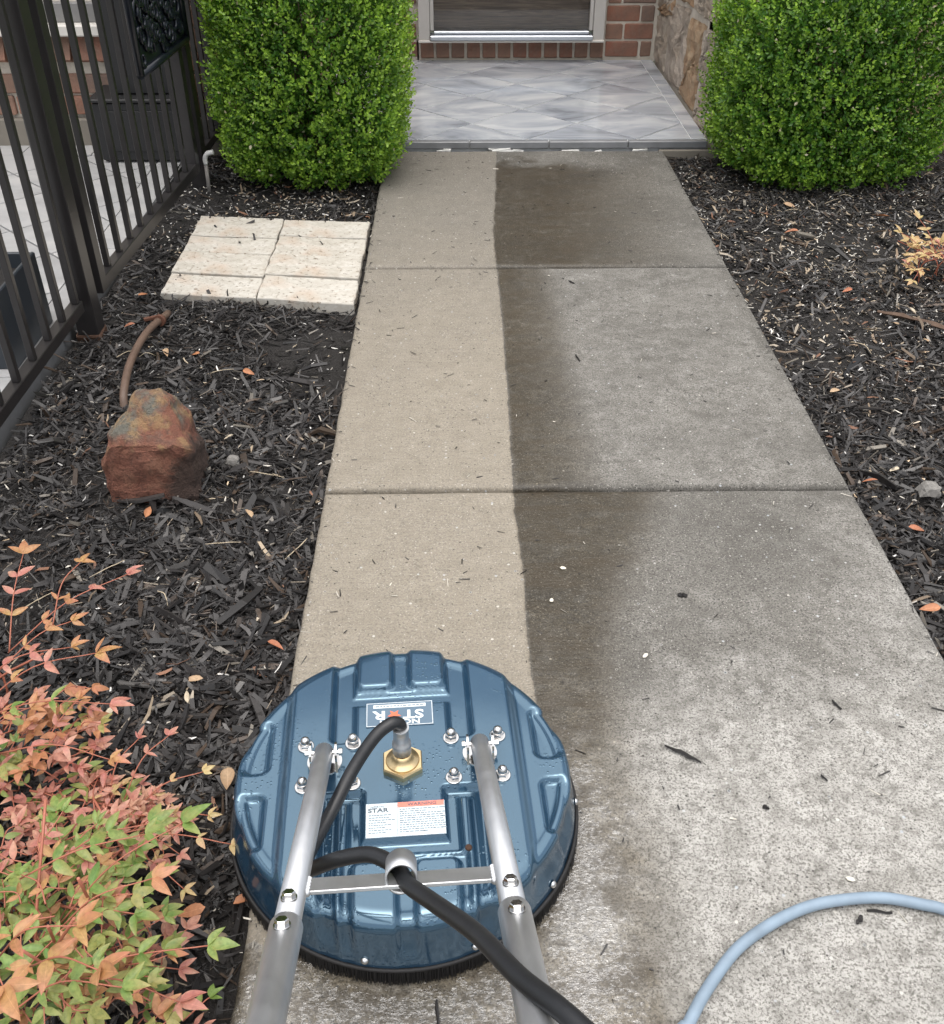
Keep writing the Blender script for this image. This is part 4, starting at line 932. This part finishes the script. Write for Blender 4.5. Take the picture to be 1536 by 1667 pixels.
FALL = [(-0.713, 3.001, 'fall_or', 'orange fallen leaf on mulch beside the fence post and travertine pad'), (-0.672, 2.801, 'fall_or', 'pinkish fallen leaf on mulch between fence post and drip tube'),
 (-0.395, 1.81, 'fall_or', 'orange fallen leaf on mulch directly below the red rock'), (-0.296, 2.511, 'fall_or', 'orange fallen leaf halfway between drip tube and path'), (1.598, 3.031, 'fall_or', 'orange fallen leaf on far bed in front of the pale clump'),
 (1.725, 2.867, 'fall_pale', 'cream fallen leaf touching the fallen branch'), (1.644, 2.747, 'fall_tan', 'tan fallen leaf on far bed below the fallen branch'), (1.695, 2.637, 'fall_tan', 'tan fallen leaf nearest the frame edge below the branch'), (1.313, 1.756, 'fall_or', 'orange fallen leaf hugging the path edge below the near joint'),
 (1.315, 1.955, 'fall_or', 'orange fallen leaf hugging the path edge above the near joint'), (1.385, 2.007, 'fall_pale', 'cream fallen leaf beside a bark chunk above the near joint'), (1.9, 3.69, 'fall_or', 'russet fallen leaf under the front of the large hedge'),
 (1.568, 3.548, 'fall_or', 'russet fallen leaf midway between far joint and large hedge'), (1.589, 3.842, 'fall_tan', 'tan fallen leaf tucked at the foot of the large hedge'), (-0.062, 1.411, 'fall_or', 'orange fallen leaf beside the clean strip above the cleaner'),
 (-0.155, 1.803, 'fall_tan', 'tan fallen leaf between red rock and near joint'), (-0.258, 2.154, 'fall_pale', 'upright cream leaf just beside the rock top'), (-0.168, 1.318, 'fall_tan', 'tan fallen leaf on mulch above the dwarf pink plant'), (-0.183, 1.257, 'fall_pale', 'cream fallen leaf right above the dwarf pink plant'),
 (-0.312, 1.244, 'fall_pale', 'cream fallen leaf between the tall sprays and the cleaner'), (-0.084, 1.109, 'fall_tan', 'large tan curled leaf touching the cleaner rim'), (-0.109, 0.766, 'fall_tan', 'large brown curled leaf under the green plant tips'), (-0.143, 0.731, 'fall_or', 'pinkish broad leaf beneath the green plant'),
 (-0.067, 0.842, 'fall_or', 'rust brown leaf on mulch between the shrubs and handle tube'), (-0.027, 0.846, 'fall_or', 'red orange leaf against the cleaner skirt'), (-0.541, 2.626, 'fall_tan', 'tan fallen leaf beside the drip tube middle'), (-0.436, 2.605, 'fall_or', 'orange brown leaf on mulch above the rock, clear of the tube'),
 (1.317, 2.352, 'fall_tan', 'tan leaf by the path edge between the two joints'), (1.278, 1.485, 'fall_or', 'orange leaf at the path edge nearest the camera on the far bed')]
for x, y, key, lab in FALL:
    s_ = .036 if key != 'fall_pale' else .03
    if 'large' in lab or 'broad' in lab: s_ = .055
    a = rng.uniform(0, 6.28); z = float(ground_z(x, y))+.024
    o = put_leaf(None, (x, y, z), (math.cos(a), math.sin(a), rng.uniform(-.1, .15)), (rng.normal(0, .3), rng.normal(0, .3)-.2, 1), s_*rng.uniform(.9, 1.15), key, 'fallen_leaf'); tag(o, lab, 'leaf', 'fallen leaves on the mulch')

# ================================================================ BOXWOODS
def boxwood(name, label, c, half, z0, h, nspr, seed, pw=3.2, cut=None, pale=0.):
    r = np.random.default_rng(seed); t = empty(name, (c[0], c[1], -.04), label=label, cat='shrub')
    # sprig origins: on a lumpy superellipsoid shell, several depths
    n = nspr; u = r.uniform(-1, 1, (n, 3)); fc = r.choice(3, n, p=[.34, .38, .28]); u[np.arange(n), fc] = np.sign(r.uniform(-1, 1, n)); u /= np.linalg.norm(u, axis=1)[:, None]
    s_ = (np.abs(u[:, 0])**pw+np.abs(u[:, 1])**pw+np.abs(u[:, 2])**pw)**(-1/pw)
    lump = 1+.10*(vnoise(u[:, 0]*3+5, u[:, 1]*3+u[:, 2]*4+9, 1.2, seed)-.5)+.12*(vnoise(u[:, 0]*8+5, u[:, 2]*8+u[:, 1]*5+19, 1.2, seed+2)-.5)
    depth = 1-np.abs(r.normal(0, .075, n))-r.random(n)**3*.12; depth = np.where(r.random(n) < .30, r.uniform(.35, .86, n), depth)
    P = u*(s_*lump*depth)[:, None]
    P[:, 2] = P[:, 2]; zt = P[:, 2]
    taper = 1-.09*np.clip(-zt-.2, 0, 1)**1.2
    W = np.stack([P[:, 0]*half[0]*taper, P[:, 1]*half[1]*taper, z0+h/2+zt*h/2], -1)
    keep = np.ones(n, bool)
    if cut is not None:
        for (hx, hy, hz, rr) in cut: keep &= (((W[:, 0]-hx)/1.4)**2+(W[:, 2]-hz)**2 > rr*rr) | (W[:, 1] > hy+.10)
    W = W[keep]; u = u[keep]; depth = depth[keep]; n = len(W)
    # sprig direction: outwards and up
    dr = u*np.array([1, 1, .6])+np.array([0, 0, .95])+r.normal(0, .28, (n, 3)); dr /= np.linalg.norm(dr, axis=1)[:, None]
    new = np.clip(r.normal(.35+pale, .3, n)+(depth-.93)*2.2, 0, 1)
    VV = []; CC = []; K = 6
    for k in range(K):
        tt = k/(K-1); pos = W+dr*(.048*(tt-.4))[None] if False else W+dr*(.050*(tt-.35))
        ang = k*2.4+r.uniform(0, 6.28, n)*.15+(np.arange(n)*1.7)
        a = np.cross(dr, np.array([0.3, .2, 1.])); a /= np.linalg.norm(a, axis=1)[:, None]; b = np.cross(dr, a)
        out = a*np.cos(ang)[:, None]+b*np.sin(ang)[:, None]
        ld = out*(.95-.5*tt)+dr*(.35+.6*tt)+r.normal(0, .15, (n, 3)); ld /= np.linalg.norm(ld, axis=1)[:, None]
        nr = dr*.8-out*.25+r.normal(0, .25, (n, 3)); sd = np.cross(nr, ld); sd /= np.linalg.norm(sd, axis=1)[:, None]; nr = np.cross(ld, sd)
        L = (r.uniform(.0135, .0205, n)*(1.05-.32*tt))[:, None]; Wd = L*r.uniform(.29, .37, (n, 1))
        v0 = pos; v1 = pos+ld*L*.42-sd*Wd+nr*L*.07; v2 = pos+ld*L*.5-nr*L*.03; v3 = pos+ld*L*.42+sd*Wd+nr*L*.07; v4 = pos+ld*L*.85-sd*Wd*.62+nr*L*.03; v5 = pos+ld*L*.85+sd*Wd*.62+nr*L*.03; v6 = pos+ld*L*1.0-nr*L*.05
        VV.append(np.stack([v0, v1, v2, v3, v4, v5, v6], 1))
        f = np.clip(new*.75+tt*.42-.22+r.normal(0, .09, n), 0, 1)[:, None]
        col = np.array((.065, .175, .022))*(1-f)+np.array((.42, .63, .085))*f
        odd = (r.random(n) < .010)[:, None]; col = np.where(odd, np.array((.62, .55, .40)), col)
        CC.append(np.repeat(col[:, None, :], 7, 1))
    V = np.stack(VV, 1).reshape(-1, 3); C_ = np.stack(CC, 1).reshape(-1, 3); m = n*K
    base = np.array([(0, 1, 2), (0, 2, 3), (1, 4, 2), (2, 5, 3), (2, 4, 6), (2, 6, 5)])
    F = (base[None]+(np.arange(m)*7)[:, None, None]).reshape(-1, 3)
    me = np_mesh('foliage', V, F, M['boxleaf'], False, C_)
    o = link(bpy.data.objects.new('foliage', me), t); tag(o, kind='stuff')
    # trunk and branches
    MB().tube([(0, 0, -.02), (.01, .01, .15), (0, .02, h*.55)], [.022, .018, .010], 8).build('trunk', M['branch'], t)
    for k in range(34):
        a = r.uniform(0, 6.28); e = r.uniform(.35, 1.0); z1 = z0+h*r.uniform(.15, .92)
        tip = Vector((half[0]*.82*e*math.cos(a), half[1]*.82*e*math.sin(a), z1)); b0 = Vector((0, 0, r.uniform(.02, h*.35)))
        MB().tube(smoothpath([b0, b0.lerp(tip, .5)+Vector((0, 0, -.02)), tip], 3), [.007, .006, .005, .0045, .004, .003, .0025], 5).build('branch', M['branch'], t)
    return t
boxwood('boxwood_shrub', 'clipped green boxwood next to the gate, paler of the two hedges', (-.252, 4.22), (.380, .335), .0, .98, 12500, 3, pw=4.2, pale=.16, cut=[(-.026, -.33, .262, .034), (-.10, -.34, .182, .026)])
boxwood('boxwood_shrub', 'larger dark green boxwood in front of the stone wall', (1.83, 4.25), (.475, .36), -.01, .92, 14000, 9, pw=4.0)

# ================================================================ SURFACE CLEANER
CX, CY = .224, .980
cl = empty('surface_cleaner', (CX, CY, 0), R(3.5), label='round slate blue pressure washer surface cleaner with twin aluminium handle tubes', cat='cleaner')
def rbox(u, v, u0, u1, v0, v1, rad, e):
    cx, cy, hx, hy = (u0+u1)/2, (v0+v1)/2, (u1-u0)/2-rad, (v1-v0)/2-rad
    dx = np.abs(u-cx)-hx; dy = np.abs(v-cy)-hy
    sd = np.hypot(np.maximum(dx, 0), np.maximum(dy, 0))+np.minimum(np.maximum(dx, dy), 0)-rad
    return 1-ss(-e, e, sd)
def relief(u, v):
    a = np.abs(u); h = np.zeros_like(u)
    h -= .011*ss(.167, .187, a-.02*np.clip(np.abs(v)-.15, 0, 1))                      # shoulders below the main plateau
    e = .0055
    h -= .011*rbox(a, v, .205, .250, .012, .110, .012, e)*1.0
    h -= .011*rbox(a, v, .205, .250, -.125, -.030, .012, e)
    # far side: grooves from the rim round the sticker panel
    gr = np.maximum(rbox(a, v, .073, .108, .052, .40, .010, e), rbox(a, v, -.2, .090, .127, .154, .006, e))
    gr = np.maximum(gr, rbox(a, v, -.2, .090, .150, .4, .004, e)*.5)
    h -= .013*gr
    h += .0105*rbox(a, v, .014, .071, .160, .40, .012, .005)
    # near side
    g2 = np.maximum(rbox(a, v, .059, .080, -.144, -.046, .006, e), rbox(a, v, -.2, .080, -.150, -.127, .006, e))
    g2 = np.maximum(g2, rbox(a, v, .096, .119, -.40, -.045, .007, e)); g2 = np.maximum(g2, rbox(a, v, .059, .119, -.061, -.044, .005, e))
    g2 = np.maximum(g2, rbox(a, v, -.2, .088, -.40, -.152, .006, e)*.8)
    h -= .013*g2
    h += .011*rbox(a, v, .013, .074, -.40, -.160, .012, .005)
    return h
RR, ZT, ZB = .258, .134, .034
nt, nr_ = 540, 150
prof = []
for i in range(nr_):
    t = i/(nr_-1)
    if t < .60: r_, z_ = .232*t/.60, ZT
    elif t < .80:
        q_ = (t-.60)/.20; an = q_*math.pi/2*.93; r_, z_ = .232+.027*math.sin(an), ZT-.024*(1-math.cos(an))
    else: q_ = (t-.80)/.20; r_, z_ = .2588+.0060*q_, ZT-.0217-(ZT-.0217-ZB)*q_
    prof.append((r_, z_-.004*(min(r_, .232)/.232)**2))
prof = np.array(prof); th = np.linspace(0, 2*np.pi, nt, endpoint=False)
tg = np.gradient(prof, axis=0); nl = np.stack([-tg[:, 1], tg[:, 0]], -1)*-1; nl /= np.linalg.norm(nl, axis=1)[:, None]
nl = np.where((nl[:, 1:2] < -.01), -nl, nl); nl[prof[:, 0] < .228] = (0, 1)
nl[:, 0] = np.abs(nl[:, 0])
Rg, Tg = prof[:, 0][:, None], th[None]
H = relief(Rg*np.cos(Tg), Rg*np.sin(Tg))
fade = 1-ss(.05, .0, prof[:, 1]-ZB-.012)[:, None]*.85
H = H*fade*(1-.45*ss(.225, .258, prof[:, 0]))[:, None]
rad = prof[:, 0][:, None]+nl[:, 0][:, None]*H; zz = prof[:, 1][:, None]+nl[:, 1][:, None]*H
V = np.stack([rad*np.cos(Tg), rad*np.sin(Tg), zz+0*Tg], -1).reshape(-1, 3)
ii = np.arange(nr_*nt).reshape(nr_, nt); jj = np.roll(ii, -1, 1)
F = np.stack([ii[:-1], ii[1:], jj[1:], jj[:-1]], -1).reshape(-1, 4)
deck = link(bpy.data.objects.new('deck', np_mesh('deck', V, F, M['deck'], True)), cl)
rim = MB(); rim.tube([(.2660*math.cos(a), .2660*math.sin(a), .0335) for a in np.linspace(0, 2*np.pi, 97)], .0032, 8, caps=False); rim.build('rim', M['skirt'], cl)
br = MB()
for k in range(2600):
    a = 2*math.pi*k/2600; r0 = .2645+random.uniform(-.002, .003); lean = random.uniform(-.002, .003); w = .0008
    ca, sa = math.cos(a), math.sin(a); p0 = Vector((r0*ca, r0*sa, .036)); p1 = Vector(((r0+lean)*ca, (r0+lean)*sa, .0010+random.uniform(0, .0012))); tv = Vector((-sa, ca, 0))*w; rv = Vector((ca, sa, 0))*w
    br.add([p0-tv, p0+tv, p0+rv, p1-tv*.7, p1+tv*.7, p1+rv], [(0, 1, 4, 3), (1, 2, 5, 4), (2, 0, 3, 5)])
br.build('brush_skirt', M['skirt'], cl, kind='stuff')
MB().lathe([(.2625, .004), (.2625, .02), (.2625, .033)], 96).build('skirt_backing', M['skirt'], cl)
def ztop(u, v): return ZT-.004*(math.hypot(u, v)/.232)**2+float(relief(np.array([u]), np.array([v]))[0])
HEX = Matrix.Identity(3)
nut = MB(); nut.lathe([(.0125, 0), (.0125, .0018), (.0115, .0022)], 20).lathe([(.0098, .0022), (.0098, .0085), (.0088, .0095)], 6, smooth=False).lathe([(.0075, .0090), (.0075, .0125), (.0066, .0162), (.0045, .0188), (.002, .0200), (.0005, .0203)], 18)
nutm = nut.mesh('acorn_nut', M['steel'])
for su in (-1, 1):
    for du in (-.036, .036):
        for dv in (-.030, .046):
            u, v = su*.111+du, dv; o = link(bpy.data.objects.new('acorn_nut', nutm), cl); o.location = (u, v, ztop(u, v)); o.rotation_euler = (0, 0, random.uniform(0, 1))
# centre coupling
R30 = Matrix.Rotation(R(30), 3, 'Z'); ax = MB(); ax.lathe([(.0335, 0), (.0335, .008), (.0315, .0105)], 6, (0, 0, ZT), R30, smooth=False)
ax.lathe([(.0255, .0105), (.0240, .0125), (.0190, .0145), (.0150, .021), (.013, .027)], 28, (0, 0, ZT)).lathe([(.0125, .026), (.0125, .033)], 6, (0, 0, ZT), smooth=False); ax.build('brass_hex_fitting', M['brass'], cl)
MB().lathe([(.0138, .030), (.0142, .046), (.0138, .050), (.0115, .052), (.0115, .078), (.0122, .0785), (.0122, .082)], 24, (0, 0, ZT)).build('hose_coupling', M['alu'], cl)
# handle
SL = math.tan(R(28.8)); TU = .117; V0, Z0 = .014, .153
def hp(u, v, lift=0): return Vector((u, v, Z0+(V0-v)*SL))+Vector((0, math.sin(R(28.5)), math.cos(R(28.5))))*lift
handle_rot = Matrix.Rotation(R(-28.5), 3, 'X')
for su in (-1, 1):
    u = su*TU; hb = empty('handle_tube', parent=cl)
    tb = MB().tube([hp(u, V0+.006), hp(u, -.02), hp(u, -.43)], .0142, 20); inner = tb.build('inner_tube', M['alu'], hb)
    so = -.402
    MB().tube([hp(u, so), hp(u, so-.004), hp(u, -1.30)], [.0162, .0175, .0175], 24).build('outer_tube', M['alu'], hb)
    for vv, r_ in ((so+.026, .0142), (so-.026, .0175)):
        c_ = hp(u, vv, r_); A_ = handle_rot
        MB().lathe([(.0088, -.001), (.0088, .0015)], 20, c_, A_).lathe([(.0072, .0015), (.0072, .0065), (.0062, .0075)], 6, c_, A_, smooth=False).build('bolt', M['steel'], hb)
    # yoke
    bk = MB()
    for sd in (-1, 1):
        x = u+sd*.0188; n = 14
        pts = [(.0155*math.cos(a), .0205+.0155*math.sin(a)) for a in np.linspace(-.3, math.pi+.3, n)]+[(-.022, 0), (.022, 0)]
        vs = [(x-.0016, V0+p[0], ztop(u, V0)+p[1]) for p in pts]+[(x+.0016, V0+p[0], ztop(u, V0)+p[1]) for p in pts]; m = len(pts)
        bk.add(vs, [tuple(range(m)), tuple(range(2*m-1, m-1, -1))]+[(i, i+m, (i+1) % m+m, (i+1) % m) for i in range(m)])
    bk.lathe([(.026, -.001), (.026, .002)], 28, (u, V0, ztop(u, V0))); bk.build('yoke', M['steel'], cl)
    AX = Matrix.Rotation(R(90), 3, 'Y')
    MB().lathe([(.0056, -.0270), (.0056, -.0225), (.0036, -.0225), (.0036, .0225), (.0058, .0225), (.0058, .0275), (.0036, .0285)], 6, (u, V0, ztop(u, V0)+.0215), AX, smooth=False).build('pivot_bolt', M['steel'], cl)
XV = -.334
MB().box(hp(0, XV), (2*TU-.026, .030, .0048), handle_rot, bev=.0008).build('cross_bar', M['alu'], cl)
for su in (-1, 1):
    w_ = MB()
    for k in range(5): w_.lathe([(.003, -.004), (.005, 0), (.003, .004)], 8, hp(su*(TU-.0145), XV-.012+k*.006))
    w_.build('weld', M['alu'], cl)
rg = MB(); rc = hp(0.0, XV+.006, .0075); RA = Matrix.Rotation(R(61), 3, 'X')
prf = [(.0178, -.019), (.0178, .019), (.0155, .019), (.0155, -.019), (.0178, -.019)]
n = 32; vs = []; fs = []
for r_, h in prf[:4]:
    for k in range(n): vs.append(rc+RA @ Vector((r_*math.cos(2*math.pi*k/n), r_*math.sin(2*math.pi*k/n), h)))
for i in range(4):
    for k in range(n): fs.append((i*n+k, i*n+(k+1) % n, ((i+1) % 4)*n+(k+1) % n, ((i+1) % 4)*n+k))
rg.add(vs, fs, True); rg.build('hose_guide_ring', M['alu'], cl)
MB().tube([hp(-.19, -1.31), hp(.19, -1.31)], .0165, 16).build('grip_bar', M['rubber'], cl)
for a in (-103, -70, -134, -38, -5, 175, 30, 150, 60, 120):
    ar = R(a); c_ = Vector((.2635*math.cos(ar), .2635*math.sin(ar), .050)); A_ = Matrix.Rotation(ar, 3, 'Z') @ Matrix.Rotation(R(90), 3, 'Y')
    MB().lathe([(.006, -.001), (.006, .001), (.005, .003), (.003, .0048), (.0008, .0055)], 12, c_, A_).build('rim_bolt', M['steel'], cl)
MB().lathe([(.005, 0), (.005, .002), (.003, .0035)], 10, (.088, -.150, ztop(.088, -.150))).build('deck_screw', M['rust'], cl)
# stickers
def text(name, body, size, loc, rz, mat, parent, sx=1., bold=.0, extr=.0002, align='CENTER'):
    cu = bpy.data.curves.new(name, 'FONT'); cu.body = body; cu.size = size; cu.align_x = align; cu.align_y = 'CENTER'; cu.offset = bold; cu.extrude = extr; cu.resolution_u = 3
    tmp = bpy.data.objects.new(name, cu); COL.objects.link(tmp); bpy.context.view_layer.update()
    me = bpy.data.meshes.new_from_object(tmp.evaluated_get(bpy.context.evaluated_depsgraph_get())); COL.objects.unlink(tmp); bpy.data.objects.remove(tmp)
    me.materials.clear(); me.materials.append(mat); o = link(bpy.data.objects.new(name, me), parent); o.location = loc; o.rotation_euler = (0, 0, rz); o.scale = (sx, 1, 1); return o
SZ = ZT+.0006
st = MB().box((-.003, .100, SZ-.0006), (.106, .049, .0016), bev=.0004).build('logo_sticker', M['stick_panel'], cl)
fz = SZ+.0006
fr = MB()
for c_, d_ in (((-.003, .1235, fz), (.104, .0009, .0004)), ((-.003, .0765, fz), (.104, .0009, .0004)), ((-.0545, .100, fz), (.0009, .046, .0004)), ((.0485, .100, fz), (.0009, .046, .0004))): fr.box(c_, d_)
fr.build('outline', M['stick_white'], st)
text('lettering', 'NORTH', .0125, (-.003, .0835, fz), R(180), M['stick_white'], st, 1.45, .0003)
text('lettering', 'ST', .0245, (.0185, .0990, fz), R(180), M['stick_white'], st, 1.25, .0007)
text('lettering', 'R', .0245, (-.0345, .0990, fz), R(180), M['stick_white'], st, 1.35, .0007)
sp = []
for k in range(10):
    a = math.pi/2+math.pi*k/5; r_ = .0105 if k % 2 == 0 else .0046; sp.append((-.0115-r_*1.1*math.cos(a), .0985-r_*math.sin(a)))
MB().prism(sp, (0, 0, fz-.0002), (1, 0, 0), (0, 1, 0), (0, 0, 1), .0005).build('star', M['star_red'], st)
MB().box((-.003, .1165, fz), (.083, .0068, .0004)).build('strap_line', M['stick_white'], st)
ln = MB(); x = -.041
while x < .036: w = random.uniform(.002, .006); ln.box((x+w/2, .1165, fz+.0004), (w, .0026, .0003)); x += w+.0014
ln.build('fine_print', M['label_text'], st)
lb = MB().box((.002, -.0975, SZ-.0006), (.113, .057, .0016), bev=.0003).build('warning_label', M['label_white'], cl)
MB().box((.0243, -.0738, fz), (.0665, .0085, .0005)).build('red_band', M['label_red'], lb)
text('lettering', 'WARNING', .0072, (.026, -.0740, fz+.0005), 0, M['label_head'], lb, 1.2, .0001)
text('lettering', 'NORTH', .0042, (-.0385, -.0752, fz), 0, M['label_text'], lb, 1.3)
text('lettering', 'STAR', .0100, (-.0370, -.0815, fz), 0, M['label_head'], lb, 1.25, .0002)
MB().box((-.0098, -.0975, fz), (.0006, .054, .0003)).build('divider', M['label_text'], lb)
ln = MB()
for k in range(11):
    y = -.0815-k*.0038; x = -.0065; xe = .0565 if k not in (1, 10) else .030
    while x < xe: w = random.uniform(.002, .0065); ln.box((min(x+w/2, xe), y, fz), (w, .0015, .0003)); x += w+.0011
for k in range(8):
    y = -.0895-k*.0042; x = -.0505; xe = random.uniform(-.030, -.014)
    while x < xe: w = random.uniform(.002, .005); ln.box((x+w/2, y, fz), (w, .0014, .0003)); x += w+.001
ln.build('fine_print', M['label_text'], lb)

# ================================================================ HOSES
HP = [(.2255, .984, .202), (0.2245, 0.982, 0.212), (.2215, .980, .224), (0.211, 0.974, 0.231), (0.188, 0.958, 0.221), (0.158, 0.925, 0.192), (0.136, 0.885, 0.170), (0.118, 0.845, 0.160), (0.106, 0.800, 0.168), (0.108, 0.752, 0.205), (0.128, 0.722, 0.255), (0.165, 0.708, 0.295), (0.205, 0.698, 0.318), (.234, .675, .331), (0.2445, 0.655, 0.343), (0.254, 0.632, 0.357), (0.280, 0.598, 0.380), (0.326, 0.530, 0.432), (0.362, 0.464, 0.474), (0.406, 0.403, 0.510), (.47, .32, .52), (.58, .15, .42), (.72, -.1, .22), (.9, -.5, .02)]
path = smoothpath(HP, 10); rr = []
for p in path:
    rr.append(.0095)
rr = [sum(rr[max(0, i-6):i+7])/len(rr[max(0, i-6):i+7]) for i in range(len(rr))]
tag(MB().tube(path, rr, 18).build('pressure_hose', M['rubber']), 'black rubber pressure hose looping from brass fitting through the handle ring', 'hose')
BH = [(.40, .05, .01), (.52, .42, .010), (0.59, 0.623, .010), (0.607, 0.649, .010), (0.641, 0.695, .010), (0.695, 0.752, .010), (0.758, 0.792, .010), (0.817, 0.816, .0105), (0.874, 0.825, .012), (0.928, 0.826, .012), (0.979, 0.816, .0105), (1.011, 0.806, .010), (1.066, 0.769, .010), (1.14, .66, .010), (1.16, .4, .010), (1.1, 0., .010)]
tag(MB().tube(smoothpath(BH, 8), .0084, 18).build('water_hose', M['bluehose']), 'pale blue water hose curving across the dry concrete', 'hose')
